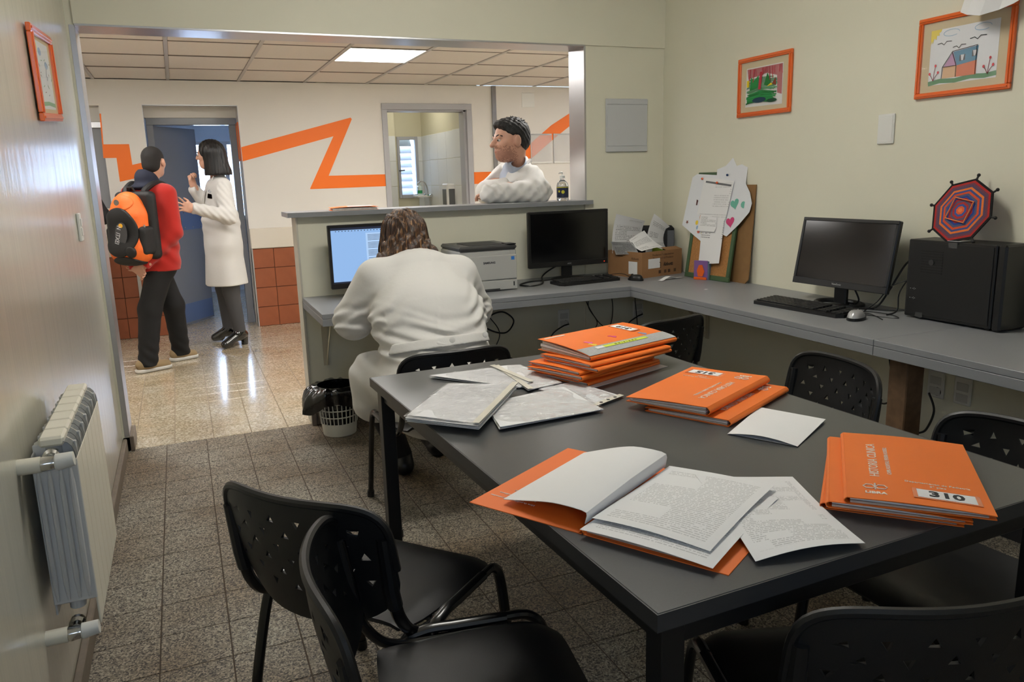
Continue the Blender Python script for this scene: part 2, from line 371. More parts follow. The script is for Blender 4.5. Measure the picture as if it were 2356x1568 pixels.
up_ = [(.235, 1.455), (.33, 1.5), (.50, 1.64), (.70, 1.79), (.9, 1.94), (1.15, 2.08), (1.5, 2.2)]; dn_ = [(1.5, 2.06), (1.15, 1.945), (.95, 1.81), (.75, 1.66), (.6, 1.55), (.42, 1.38), (.3, 1.33), (.235, 1.33)]
band(up_ + dn_, HY - .02)
tr = G().box(.205, .25, HY - .026, HY - .0, 0, HC, .002).obj('corner_guard', M_STEEL, wf); tr['label'] = 'stainless corner guard strip'
G().box(.55, .70, HY - .026, HY - .02, 2.13, 2.28, .002).obj('blank_cover', M_WHITE, wf)
# buffer rail and terracotta dado
M_TERR = mat('terracotta_tile', (158, 88, 56), .34, var=.16, vscale=7, bump=.04, bscale=60)
M_TG = mat('terracotta_grout', (96, 56, 38), .8)
def dado(x0, x1, x_tiles, label):
    G().box(x0, x1, HY - .03, HY, .775, .972, .006).obj('buffer_rail', mat('white_buffer_rail', (216, 208, 194), .5), wf)
    G().box(x0, x1, HY - .008, HY, 0, .775).obj('tile_bed', M_TG, wf)
    me = {}
    for r in range(4):
        for c in range(len(x_tiles) - 1):
            a, b = x_tiles[c], x_tiles[c + 1]; key = round(b - a, 3)
            if key not in me: me[key] = G().box(.0025, b - a - .0025, HY - .0135, HY - .006, .0025, .19, .002).mesh('dado_tile', M_TERR)
            link('dado_tile', me[key], wf, loc=(a, 0, r * .1935), rot=None)
dado(-2.385, -1.0, [-2.375, -2.178, -1.972, -1.77, -1.57, -1.37, -1.17, -1.0], '')
dado(-3.95, -3.21, [-3.95, -3.75, -3.55, -3.41, -3.21], '')
G().box(-2.385, -2.372, HY - .016, HY + .06, 0, .775, .001).obj('edge_strip', M_ALU, wf)
G().box(-3.425, -3.395, HY - .03, HY - .008, 0, .775, .002).obj('edge_strip', M_ALU, wf)
for x in (-3.21, -2.385):
    s_ = .004 if x < -3 else -.004
    G().box(min(x, x + s_), max(x, x + s_), HY - .004, HY + .05, .97, 2.13).obj('corner_guard', M_ALU, wf)
G().box(-3.21, -2.385, HY - .004, HY + .05, 2.124, 2.13).obj('corner_guard', M_ALU, wf)
# doorway to the blue-lit room
M_BLUEF = mat('grey_blue_door_paint', (128, 132, 142), .4, coat=.2)
FY = 3.84
dr = struct(thing('door_1', 'open grey door in the recessed doorway lit blue', 'door', (-3.15, FY + .03, 0), R(54)), 'open grey-blue door in the recessed doorway')
del dr['category']
G().box(0, .66, 0, .04, .01, 1.965, .003).obj('leaf', M_BLUEF, dr)
M_KP = mat('blue_kick_plate', (104, 124, 166), .35, metal=.2)
G().box(.02, .64, -.004, 0, .03, .22).obj('kick_plate', M_KP, dr); G().box(.02, .64, -.004, 0, .96, 1.16).obj('push_plate', M_KP, dr)
for i in range(5):
    for z in (.985, 1.135): G().ball((.06 + i * .13, -.005, z), .006, 6, 4).obj('rivet', M_STEEL, dr)
fr = struct(G().box(-3.20, -3.14, FY, FY + .1, 0, 1.9695, .003).box(-2.46, -2.395, FY, FY + .1, 0, 1.9695, .003).box(-3.20, -2.395, FY, FY + .1, 1.97, 2.035, .003).obj('trim_1', M_BLUEF), 'grey steel door frame in the recess')
struct(G().box(-3.21, -2.385, FY - .01, FY + .1, 2.035, 2.13).obj('wall_over_door', M_HALL))
M_BR = mat('cool_white_room_paint', (214, 220, 228), .6)
struct(G().box(-4.6, -.95, 6.6, 6.7, 0, .95).box(-4.6, -.95, 6.6, 6.7, 1.95, 2.5).box(-4.6, -3.05, 6.6, 6.7, .95, 1.95).box(-1.35, -.95, 6.6, 6.7, .95, 1.95).obj('wall_ward_far', M_BR), 'ward wall with bright window')
struct(G().box(-4.7, -4.6, 3.95, 6.7, 0, 2.5).box(-4.6, -3.33, 3.93, 3.95, 0, 2.5).box(-2.26, -1.6, 3.93, 3.95, 0, 2.5).obj('wall_ward_left', M_BR))
struct(G().box(-1.65, -1.6, 3.95, 6.7, 0, 2.5).obj('wall_ward_right', M_BR))
struct(G().box(-4.7, -.9, 3.95, 6.7, 2.5, 2.6).obj('ceiling_ward', M_BR)); struct(G().box(-4.7, -1.6, HY + .45, 6.7, -.08, 0).obj('floor_ward', T_HALL))
w1 = struct(G().box(-3.05, -1.65, 6.6, 6.66, .95, .99).box(-3.05, -1.65, 6.6, 6.66, 1.91, 1.95).box(-3.05, -3.0, 6.6, 6.66, .99, 1.91).box(-2.38, -2.33, 6.6, 6.66, .99, 1.91).obj('window_1', M_ALU), 'bright daylight window in the room beyond the blue doorway')
G().box(-3.0, -1.65, 6.635, 6.639, .99, 1.91).obj('pane', mat('clear_pane', (240, 246, 255), .02, trans=1, spec=.2), w1)
# framed picture on the reveal
t = thing('picture_frame', 'small orange picture frame on the reveal of the blue doorway', 'picture', (-2.386, HY + .14, 1.62))
G().box(-.014, 0, -.11, -.09, 0, .36, .003).box(-.014, 0, .09, .11, 0, .36, .003).box(-.014, 0, -.09, .09, 0, .02, .003).box(-.014, 0, -.09, .09, .34, .36, .003).obj('frame', mat('orange_frame_lacquer', (234, 106, 34), .28, coat=.3), t)
G().box(-.006, 0, -.09, .09, .02, .34).obj('mat_board', mat('tan_mat_board', (206, 186, 142), .8), t)
# kitchen doorway
M_DF = mat('grey_door_frame', (172, 172, 176), .4)
fr2 = G()
for a, b, y0 in [(-1.0, -.945, HY - .018), (-.088, -.03, HY - .018)]: fr2.box(a, b, y0, HY + .02, 0, 2.0995, .003)
fr2.box(-1.0, -.03, HY - .018, HY + .02, 2.10, 2.16, .003)
fr2.box(-.965, -.94, HY + .02, B + .01, 0, 2.10).box(-.112, -.07, HY + .02, B + .01, 0, 2.10).box(-.965, -.07, HY + .02, B + .01, 2.085, 2.11)
struct(fr2.obj('trim_2', M_DF), 'grey door frame of the tiled kitchenette')
M_KT = mat('white_glazed_tile', (222, 224, 222), .5); M_KP2 = mat('kitchenette_wall_paint', (206, 200, 172), .6)
kw = struct(G().box(-1.6, -.45, 5.4, 5.55, 0, 2.5).box(-.36, -.12, 5.4, 5.55, 0, 1.178).box(-.36, -.12, 5.4, 5.55, 1.915, 2.5).box(-.12, .1, 5.4, 5.55, 0, 2.5).box(-.45, -.36, 5.4, 5.55, 0, 2.5)
            .box(-.045, .1, 4.08, 5.4, 0, 2.5).box(-.075, .1, B, 4.08, 0, 2.5).box(-1.6, -1.5, B, 5.4, 0, 2.5).box(-1.6, -.43, 5.25, 5.4, 0, 2.5).obj('wall_kitchen', M_KP2), 'kitchenette walls tiled white below')
tk = thing('ceiling_light', 'round ceiling lamp added to brighten the kitchenette', 'light', (-.55, 4.6, 2.5)); G().lathe([(0, -.05), (.13, -.05), (.15, -.02), (.15, 0), (0, 0)], 24).obj('added_lamp_bowl', mat('added_lamp_glow', (255, 255, 255), .4, emis=(255, 252, 246), es=24), tk, smooth=True)  # lamp added to light up the kitchenette
struct(G().box(-1.6, .1, B, 5.55, 2.5, 2.6).obj('ceiling_kitchen', M_KP2)); struct(G().box(-1.6, .1, HY + .45, 5.55, -.08, 0).obj('floor_kitchen', T_HALL))
def ktile(pos, key, dims):
    if key not in KT: KT[key] = G().box(*dims, .0015).mesh('wall_tile', M_KT)
    link('wall_tile', KT[key], kw, loc=pos)
KT = {}
for k in range(5):
    for i in range(4): ktile((-.045, 4.08 + i * .33, .40 + k * .306), 'r', (-.006, .0, .0015, .3285, .0015, .3045))
    ktile((-.075, B + .0, .40 + k * .306), 'n', (-.006, 0, .0015, 4.08 - B - .0015, .0015, .3045))
    for i in range(2): ktile((-1.1 + i * .335, 5.25, .40 + k * .306), 'l', (.0015, .3335, -.006, 0, .0015, .3045))
for k in range(2):
    ktile((-.40, 5.4, .40 + k * .306), 'b', (0, .35, -.006, 0, .0015, .3045))
for k in range(5): ktile((-.125, 5.4, .40 + k * .306), 'c', (0.008, .078, -.006, 0, .0015, .3045))
M_LV = mat('white_louvre', (226, 230, 236), .5)
w2 = struct(thing('window_2', 'narrow casement window with louvred shutter in the kitchenette', 'window', (-.24, 5.4, 1.178))); del w2['category']
G().box(-.135, -.10, -.02, .03, -.015, .75, .003).box(.10, .135, -.02, .03, -.015, .75, .003).box(-.10, .10, -.02, .03, -.015, .03, .003).box(-.10, .10, -.02, .03, .71, .75, .003).obj('window_frame', M_DF, w2)
G().box(-.10, .10, .008, .011, .03, .71).obj('pane', MATS['clear_pane'], w2)
for i in range(8): G().box(-.10, .075, -.002, .002, -.053, .053, 0, Matrix.Translation((0, .10, .06 + i * .088)) @ Matrix.Rotation(R(-38), 4, 'X')).obj('shutter_slat', M_LV, w2)
G().tube([(-.12, -.02, .33), (-.12, -.045, .33), (-.06, -.05, .335)], .008, 8).obj('handle', mat('dark_handle', (60, 58, 55), .4, metal=.6), w2)
# hatch with grey shutter
ht = struct(G().box(-4.3, -3.56, HY + .10, HY + .115, 1.214, 1.96).obj('window_3', mat('grey_roller_shutter', (150, 153, 158), .45)), 'grey shutter of the service hatch')
G().box(-4.3, -3.56, HY + .06, HY + .12, 1.93, 1.985, .004).obj('shutter_box', M_ALU, ht); G().box(-4.3, -3.56, HY + .10, HY + .16, 1.985, 2.12).obj('hatch_lintel', M_HALL, ht)
G().box(-4.3, -3.56, HY - .04, HY + .12, 1.19, 1.216, .003).obj('hatch_sill', mat('hatch_sill', (214, 208, 196), .5), ht)
struct(G().box(-5.1, -5.0, T, HY + .2, 0, HC).obj('wall_hall_left', M_HALL)); struct(G().box(2.2, 2.3, T, HY + .2, 0, HC).obj('wall_hall_right', M_HALL))
struct(G().box(.12, 2.2, 0.0, T, 0, HC).obj('wall_hall_near', M_HALL))
struct(G().box(-4.3, -3.45, HY + .16, HY + .4, 0, HC).obj('wall_hatch', M_HALL))
# ================================================================== desks
DZ = .757
def desk(name, label, boards, aprons):
    t = thing(name, label, 'desk')
    for b in boards: G().box(*b, .0015).obj('board', M_GREYM, t)
    for a in aprons: G().box(*a, .0015).obj('apron', M_GREYM, t)
    return t
d1 = desk('desk', 'grey laminate desk along the half wall under the ledge', [(-2.405, -.635, -.641, .017, .733, DZ)],
          [(-2.405, -.635, -.641, -.620, .695, .7315), (-2.405, -2.385, -.620, .017, .695, .7315)])
d2 = desk('desk', 'grey laminate corner desk section along the right wall', [(-.634, -.002, -2.380, .017, .733, DZ)], [(-.634, -.613, -2.380, -.622, .695, .7315)])
d3 = desk('desk', 'nearest grey laminate desk section holding the black computer tower', [(-.634, -.002, -4.6, -2.382, .733, DZ)], [(-.634, -.613, -4.6, -2.382, .695, .7315)])
M_BRK = mat('cream_steel_bracket', (190, 182, 160), .5); M_POST = mat('raw_wood_post', (120, 92, 66), .7, var=.3, vscale=30)
G().box(-2.315, -2.285, -.40, -.0, .70, .705).box(-2.315, -2.285, .006, .012, .35, .70).tube([(-2.30, -.008, .36), (-2.30, -.10, .48), (-2.30, -.30, .70)], .012, 6, flat=.3).obj('bracket', M_BRK, d1)
G().box(-.30, -.002, -.545, -.515, .70, .706).box(-.010, -.002, -.545, -.515, .36, .70).tube([(-.022, -.53, .38), (-.10, -.53, .50), (-.26, -.53, .70)], .012, 6, flat=.3).obj('bracket', M_BRK, d2)
G().box(-.56, -.47, -2.48, -2.395, 0, .733, .004).obj('support_post', M_POST, d3)
# ================================================================== chairs
M_CH = mat('black_chair_plastic', (20, 20, 21), .42, bump=.08, bscale=700)
M_FRM = mat('black_painted_tube', (13, 13, 14), .25, coat=.3)
def chair_back():
    g = G(); NU, NV = 13, 9; W_, H_ = .232, .15
    def warp(u, v):      # u,v in -1..1 -> rounded shield
        m_ = max(abs(u), abs(v)); k_ = (abs(u) ** 5 + abs(v) ** 5) ** .2; q_ = m_ / k_ if k_ > 1e-6 else 1
        u, v = u * q_, v * q_
        x = u * W_ * (1 - .16 * max(0, -v - .25) ** 1.6); z = v * H_ * (1 if v > 0 else 1 - .25 * abs(u) ** 3)
        y = -.205 - .062 * (1 - u * u) - .062 * ((v + 1) / 2) + .012 * max(0, v) ** 3
        return Vector((x, y, .595 + z))
    vid = {}
    def vx(u, v):
        k = (round(u, 4), round(v, 4))
        if k not in vid: vid[k] = len(g.v); g.v.append(tuple(warp(u, v)))
        return vid[k]
    for i in range(NU):
        for j in range(NV):
            u0, u1 = -1 + 2 * i / NU, -1 + 2 * (i + 1) / NU; v0, v1 = -1 + 2 * j / NV, -1 + 2 * (j + 1) / NV
            q = [vx(u0, v0), vx(u1, v0), vx(u1, v1), vx(u0, v1)]
            hole = 1 <= i <= 11 and 2 <= j <= 7 and (i + j) % 2 == 0 and not (j == 2 and (i < 3 or i > 9))
            if hole:
                cu, cv = (u0 + u1) / 2, (v0 + v1) / 2; a = math.pi / 2 * ((i * 7 + j * 3) % 4) + math.pi / 2
                t = []
                for k in range(3):
                    b = a + k * 2 * math.pi / 3; t.append((cu + .052 * math.cos(b), cv + .078 * math.sin(b)))
                tv = [vx(*p) for p in t]; qc = [(u0, v0), (u1, v0), (u1, v1), (u0, v1)]
                # fan: attach each quad corner to nearest triangle vertex, walk round
                near = [min(range(3), key=lambda k: (t[k][0] - p[0]) ** 2 + (t[k][1] - p[1]) ** 2) for p in qc]
                for k in range(4):
                    l = (k + 1) % 4; g.f.append((q[k], q[l], tv[near[k]]))
                    m_ = near[k]
                    while m_ != near[l]:
                        nx = (m_ + 1) % 3; g.f.append((tv[m_], q[l], tv[nx])); m_ = nx
            else: g.f.append(tuple(q))
    return g
def make_chair(label):
    t = thing('visitor_chair', label, 'chair', group='black perforated visitor chairs')
    b = chair_back().obj('backrest', M_CH, t, smooth=True, angle=50, solid=.007)
    rim = []
    for k in range(41):
        u = -1 + k / 20; rim.append(u)
    W_, H_ = .232, .15
    pts = []
    for k in range(49):
        a_ = -.75 + 1.5 * k / 48; uu, vv = (1, 1 + (a_ + .5) * 4) if a_ < -.5 else ((-1, 1 - (a_ - .5) * 4) if a_ > .5 else (-a_ * 2, 1))
        q_ = max(abs(uu), abs(vv)) / (abs(uu) ** 5 + abs(vv) ** 5) ** .2; uu, vv = uu * q_, vv * q_
        pts.append((uu * W_, -.205 - .062 * (1 - uu * uu) - .062 * ((vv + 1) / 2) + .012 * max(0, vv) ** 3, .595 + vv * H_))
    G().tube(pts, .0095, 8).obj('top_roll', M_CH, b, smooth=True)
    def seat(u, v):
        x = (u - .5) * 2; y = (v - .5) * 2
        px = x * .225 * (1 - .10 * max(0, -y)); py = .005 + y * .205
        z = .428 - .012 * (1 - x * x) * (1 - .5 * y * y) - .03 * max(0, y - .55) ** 2 * 5 + .02 * max(0, -y - .6) - .02 * abs(x) ** 8
        e = abs(x) ** 6 * abs(y) ** 6
        return (px * (1 - .06 * e), py * (1 - .06 * e) , z)
    G().grid(seat, 16, 16).obj('seat', M_CH, t, smooth=True, angle=60, solid=.009)
    for s in (-1, 1):
        x = s * .245
        fl = spline([(s * .265, .225, .0), (s * .255, .205, .20), (x, .19, .36), (x, .155, .412), (x, .10, .418)], 6)
        rl = spline([(x, -.02, .418), (x, -.09, .416), (x, -.14, .385), (s * .255, -.185, .22), (s * .262, -.235, .0)], 6)
        lg = G().tube(fl, .0115, 10, flat=1.25).obj('leg', M_FRM, t, smooth=True); G().cyl((s * .265, .225, 0), (s * .264, .222, .03), .016).obj('foot_cap', M_CH, lg)
        lg = G().tube(rl, .0115, 10, flat=1.25).obj('leg', M_FRM, t, smooth=True); G().cyl((s * .262, -.235, 0), (s * .261, -.232, .03), .016).obj('foot_cap', M_CH, lg)
        G().tube([(x, .10, .418), (x, -.02, .418)], .0115, 10, flat=1.25).obj('side_rail', M_FRM, t, smooth=True)
        bt = spline([(s * .218, -.255, .67), (s * .218, -.238, .56), (s * .22, -.222, .475), (s * .225, -.17, .412), (s * .23, -.08, .400), (s * .23, .10, .404)], 7)
        G().tube(bt, .0115, 10, flat=1.25).obj('back_tube', M_FRM, t, smooth=True)
        G().tube([(s * .218, -.258, .675), (s * .218, -.242, .55), (s * .219, -.232, .505)], [.015, .017, .017], 10).obj('sleeve', M_CH, b, smooth=True)
        for q in (.08, -.07): G().cyl((s * .228, q, .40), (x, q, .414), .009).obj('weld_stub', M_FRM, t)
    G().tube([(-.23, .07, .402), (.23, .07, .402)], .010, 8).obj('cross_bar', M_FRM, t, smooth=True)
    G().tube([(-.228, -.09, .399), (.228, -.09, .399)], .010, 8).obj('cross_bar', M_FRM, t, smooth=True)
    return t
ch0 = make_chair('black perforated chair turned away from the table, second nearest on the left side')
def place(o, bx, by, face):          # back centre and facing angle (deg)
    a = R(face); o.location = (bx + .255 * math.cos(a), by + .255 * math.sin(a), 0); o.rotation_euler = (0, 0, a - math.pi / 2)
place(ch0, -2.826, -2.856, 40)
for bx, by, fa, lab in [(-2.805, -3.20, -9, 'nearest black chair at the lower left, its seat pushed under the table'),
                        (-1.975, -3.74, 72, 'black chair in the lower right foreground with its back to the camera'),
                        (-1.125, -3.30, 183, 'black chair at the right edge beside the folder marked 310'),
                        (-.99, -2.54, 172, 'black perforated chair between the right desk and the table, behind a wooden post'),
                        (-.985, -1.545, 103, 'black chair behind the tall orange folder stack facing the corner desk'),
                        (-2.065, -1.672, 91, 'black chair on which the person in the white belted coat sits')]:
    c = copies(ch0, (0, 0, 0), 0, lab); place(c, bx, by, fa)
# ================================================================== table
TZ = .74
M_TT = mat('dark_grey_table_laminate', (76, 77, 78), .30, bump=.03, bscale=500, var=.06, vscale=200)
M_TE = mat('charcoal_table_edge', (52, 52, 54), .45); M_TL = mat('black_table_leg', (20, 20, 21), .4)
tb = thing('meeting_table', 'long dark grey table with black legs covered in folders and papers', 'table', (-2.464, -1.935, 0), R(2.2))
G().box(0.002, 1.048, -1.668, -.002, .71, TZ, .002).obj('tabletop', M_TT, tb)
for q in [(0, 1.05, -1.67, -1.668), (0, 1.05, -.002, 0), (0, .002, -1.668, -.002), (1.048, 1.05, -1.668, -.002)]: G().box(*q, .709, TZ - .0005).obj('edge_band', M_TE, tb)
for x in (.02, .985):
    for y in (-.06, -1.655): G().box(x, x + .045, y, y + .045, 0, .71, .002).obj('leg', M_TL, tb)
for q in [(.065, .985, -.05, -.03), (.065, .985, -1.645, -1.625), (.03, .05, -1.61, -.06), (.995, 1.015, -1.61, -.06)]: G().box(*q, .66, .709, .002).obj('rail', M_TL, tb)
# ================================================================== computers
def monitor(label, loc, rz, w, h, zb, brand, base='foot', tilt=0, lit=False, led=False):
    t = thing('monitor', label, 'monitor', loc, rz)
    mt = Matrix.Translation((0, 0, zb)) @ Matrix.Rotation(R(-tilt), 4, 'X')
    hs = G().box(-w / 2, w / 2, -.002, .022, 0, h, .004, mt).box(-w * .3, w * .3, .022, .05, h * .12, h * .7, .01, mt).obj('housing', M_BLACK, t)
    lo = .032 if not lit else .03
    bz = G().box(-w / 2, w / 2, -.008, -.002, 0, lo, .002, mt).box(-w / 2, w / 2, -.008, -.002, h - .016, h, .002, mt).box(-w / 2, -w / 2 + .015, -.008, -.002, lo, h - .016, .002, mt).box(w / 2 - .015, w / 2, -.008, -.002, lo, h - .016, .002, mt).obj('bezel', M_BLACK, t)
    if lit:
        sm = mat('lit_screen', (10, 10, 10), .3, emis=(150, 190, 240), es=.95)
        sc = G().box(-w / 2 + .015, w / 2 - .015, -.0045, -.003, lo, h - .016, 0, mt).obj('screen', sm, t)
        pm = mat('lit_document_page', (10, 10, 10), .3, emis=(176, 208, 246), es=1.0); tm = mat('screen_text', (60, 70, 90), .5); bm = mat('screen_title_bar', (24, 30, 50), .4, emis=(40, 48, 70), es=.5)
        G().box(-.07, .19, -.0052, -.0046, .12, h - .05, 0, mt).obj('document_page', pm, sc)
        G().box(-w / 2 + .015, w / 2 - .015, -.0052, -.0046, h - .029, h - .016, 0, mt).obj('title_bar', bm, sc); G().box(-w / 2 + .015, w / 2 - .015, -.0052, -.0046, lo, lo + .008, 0, mt).obj('task_bar', bm, sc)
        g = G(); rd = random.Random(3)
        for k in range(24):
            if k % 6 == 5: continue
            z = h - .062 - k * .0072; g.box(-.06, -.06 + .22 * (.6 + .4 * rd.random()), -.0056, -.0052, z, z + .0022, 0, mt)
        for k in range(26): x = -.24 + k * .018; g.box(x, x + .006, -.0056, -.0046, h - .037, h - .033, 0, mt)
        o = g.obj('document_text', tm, sc); o['kind'] = 'stuff'
    else:
        G().box(-w / 2 + .015, w / 2 - .015, -.0045, -.003, lo, h - .016, 0, mt).obj('screen', M_BLKG, t)
        if led: G().box(w / 2 - .03, w / 2 - .026, -.009, -.007, .012, .016, 0, mt).obj('power_light', mat('red_led', (255, 60, 30), .4, emis=(255, 60, 30), es=3), bz)
    text(brand, .013, mat('grey_logo_print', (170, 170, 170), .5), bz, mt @ frame((0, -.0085, .016), (1, 0, 0), (0, 0, 1)), name='logo')
    G().box(-.035, .035, .02, .045, .006, zb + .06, .006).obj('stand_neck', M_BLACK, t)
    if base == 'ring':
        G().tube([(.115 * math.cos(a), .02 + .085 * math.sin(a), .008) for a in [2 * math.pi * k / 32 for k in range(32)]], .012, 8, closed=True, flat=1.0).box(-.03, .03, -.03, .06, 0, .012, .004).obj('stand_base', M_BLACK, t, smooth=True)
    else:
        G().lathe([(.0, 0), (.118, 0), (.118, .006), (.10, .014), (.04, .02), (0, .02)], 28, Matrix.Translation((0, .01, 0)) @ Matrix.Diagonal((1, .72, 1, 1))).obj('stand_base', M_BLACK, t, smooth=True)
    return t
monitor('switched-on monitor showing a text document in front of the seated person', (-1.985, -.14, DZ), R(2), .56, .352, .055, 'AOC', lit=True)
monitor('switched-off black monitor between the printer and the cardboard box', (-.785, -.15, DZ), R(0), .552, .343, .084, 'AOC', led=True)
monitor('switched-off black monitor beside the computer tower on the right desk', (-.185, -1.745, DZ), R(-86), .535, .325, .085, 'ViewSonic', base='ring', tilt=11)
def keyboard(label, loc, rz, L_=.44, D_=.15, rows=6, cols=20):
    t = thing('keyboard', label, 'keyboard', loc, rz)
    G().prism([(-.5 * L_ + .02, -D_ / 2), (.5 * L_ - .02, -D_ / 2), (.5 * L_, -D_ / 2 + .03), (.5 * L_ - .01, D_ / 2), (-.5 * L_ + .01, D_ / 2), (-.5 * L_, -D_ / 2 + .03)], 0, .016).obj('case', M_BLACK, t)
    g = G(); kw_ = (L_ - .03) / cols; kd = (D_ - .035) / rows
    for i in range(cols):
        if i in (14, 17): continue
        for j in range(rows):
            x = -L_ / 2 + .015 + i * kw_; y = -D_ / 2 + .02 + j * kd; g.box(x + .001, x + kw_ - .001, y + .001, y + kd - .001, .015, .022 + .0015 * j, .002)
    o = g.obj('keys', mat('black_keys', (24, 24, 25), .45), t); o['kind'] = 'stuff'
    return t
keyboard('black keyboard lying in front of the switched-off monitor by the cardboard box', (-.765, -.335, DZ), R(6), .44, .15)
keyboard('black keyboard on the right desk beside the silver mouse', (-.362, -1.735, DZ), R(-86), .53, .165)
keyboard('black keyboard mostly hidden by the seated person', (-1.98, -.36, DZ), R(2))
def mouse(label, loc, rz, m_top, s=1.0):
    t = thing('mouse', label, 'mouse', loc, rz)
    def f(u, v):
        a = 2 * math.pi * u; e = v * math.pi / 2
        return (.031 * s * math.cos(a) * math.cos(e) ** .6, .056 * s * math.sin(a) * math.cos(e) ** .6, .036 * s * math.sin(e) * (1 - .25 * math.sin(a) * math.cos(e)))
    G().grid(f, 24, 8).obj('shell', m_top, t, smooth=True, angle=80)
    G().prism([(.0325 * s * math.cos(a), .058 * s * math.sin(a)) for a in [2 * math.pi * k / 24 for k in range(24)]], 0, .011 * s).obj('lower_shell', M_BLACK, t)
    G().cyl((-.003, .028 * s, .029 * s), (.003, .028 * s, .029 * s), .009 * s).obj('scroll_wheel', M_BLACK, t)
    return t
mouse('small black mouse in front of the cardboard box', (-.475, -.435, DZ), R(15), M_BLACK)
mouse('silver and black mouse at the end of the keyboard on the right desk', (-.37, -2.045, DZ), R(-60), mat('silver_plastic', (190, 190, 192), .3, metal=.4), 1.15)
# computer tower
t = thing('computer_tower', 'large black computer tower standing on the right desk', 'computer', (-.155, -2.10, DZ), 0)
M_PC = mat('black_steel_case', (16, 16, 17), .45, bump=.03, bscale=600)
G().box(0, .15, -.395, 0, .008, .335, .004).obj('case', M_PC, t)
G().box(-.002, .152, -.435, -.397, .004, .337, .008).obj('front_panel', M_BLACK, t)
sp = G().box(-.004, 0, -.385, -.01, .02, .325, .0015).obj('side_panel', M_PC, t)
g = G()
for k in range(9): z = .20 + k * .011; g.box(-.0055, -.0035, -.17, -.07, z, z + .006)
g.obj('fan_grille', mat('black_fan_mesh', (8, 8, 8), .6), sp)
G().lathe([(0, 0), (.012, 0), (.012, .002), (0, .002)], 16, frame((-.0055, -.12, .245), (0, 1, 0), (0, 0, 1)) @ Matrix.Rotation(math.pi, 4, 'X')).obj('fan_hub', mat('grey_hub', (52, 52, 54), .5), sp)
for (y, z) in [(-.03, .13), (-.03, .09)]: text('- -:-', .02, mat('grey_logo_print', (170, 170, 170), .5), sp, frame((-.0045, y - .01, z), (0, -1, 0), (0, 0, 1)), name='stamp')
G().box(-.0045, -.0035, -.095, -.06, .01, .03).box(-.0045, -.0035, -.23, -.19, .31, .333).obj('clear_tape', mat('grey_tape', (70, 70, 70), .25), sp)
for y in (-.05, -.36): G().box(.02, .13, y - .02, y, 0, .009).obj('foot', M_BLACK, t)
# printer
t = thing('laser_printer', 'light grey laser printer on the desk beside the seated person', 'printer', (-1.41, -.38, DZ), 0)
M_PR = mat('pale_grey_printer_plastic', (176, 176, 172), .45); M_PD = mat('dark_grey_printer_top', (58, 58, 58), .4)
G().box(-.175, .175, .01, .345, .015, .235, .008).obj('body', M_PR, t)
fp = G().box(-.17, .17, -.004, .012, .066, .205, .004).obj('front_cover', M_PR, t)
text('SAMSUNG', .016, mat('dark_logo_print', (50, 52, 58), .5), fp, frame((.0, -.0047, .165), (1, 0, 0), (0, 0, 1)), name='logo', off=.0006)
G().box(.135, .155, -.005, -.0035, .175, .195).obj('energy_sticker', mat('blue_sticker', (50, 120, 200), .4), fp)
tr_ = G().box(-.17, .17, -.006, .012, .006, .062, .003).obj('paper_tray', M_PR, t); G().box(-.10, .06, -.0075, 0, .004, .016).obj('tray_grip', M_PD, tr_); G().box(.145, .152, -.0075, -.005, .026, .05).obj('tray_gauge', M_INK, tr_)
tp = G().box(-.175, .175, -.002, .345, .235, .262, .010).obj('top_cover', M_PD, t)
G().box(-.10, .11, .04, .26, .2605, .264).obj('output_slot_shade', mat('printer_slot_shade', (12, 12, 12), .6), tp)  # flat near-black plate paints the shade of the paper recess
G().box(.115, .17, .0, .09, .262, .268, .002).obj('control_panel', M_BLACK, tp); G().box(.13, .137, -.004, -.001, .218, .232).obj('power_button', M_PR, t)
# cables
def cable(label, pts, r=.0035, group='black cables'):
    return tag(G().tube(spline(pts, 8), r, 6).obj('cable', M_CABLE, None, smooth=True), label, 'cable', group)
cable('black cable looping from the switched-off monitor towards the printer', [(-.80, -.10, DZ + .004), (-.93, -.14, DZ + .004), (-1.06, -.16, DZ + .006), (-1.17, -.26, DZ + .006), (-1.12, -.33, DZ + .005), (-1.02, -.26, DZ + .006), (-.95, -.10, DZ + .02), (-.88, -.05, DZ + .05), (-.80, -.09, DZ + .10)], .005)
cable('thin cable of the black mouse by the cardboard box', [(-.47, -.375, DZ + .012), (-.50, -.30, DZ + .03), (-.56, -.22, DZ + .012), (-.55, -.26, DZ + .004), (-.5, -.29, DZ + .003)], .002)
cable('cable from the computer tower down to the right desk', [(-.08, -2.095, DZ + .25), (-.09, -2.04, DZ + .22), (-.11, -1.98, DZ + .1), (-.12, -1.93, DZ + .02), (-.16, -1.90, DZ + .006), (-.17, -1.85, DZ + .006)], .0045)
cable('second cable hanging from the tower beside the monitor', [(-.10, -2.095, DZ + .20), (-.13, -2.05, DZ + .10), (-.15, -2.06, DZ + .02), (-.2, -2.05, DZ + .004)], .0035)
cable('thin cable curling from the silver mouse', [(-.32, -2.02, DZ + .014), (-.26, -2.05, DZ + .004), (-.22, -2.13, DZ + .003), (-.18, -2.05, DZ + .004), (-.2, -1.95, DZ + .004), (-.26, -1.93, DZ + .004), (-.24, -2.0, DZ + .004), (-.3, -2.12, DZ + .003)], .002)
cable('power cable behind the right monitor', [(-.14, -1.78, DZ + .12), (-.10, -1.80, DZ + .03), (-.16, -1.83, DZ + .006), (-.12, -1.95, DZ + .006), (-.1, -2.09, DZ + .02)], .004)
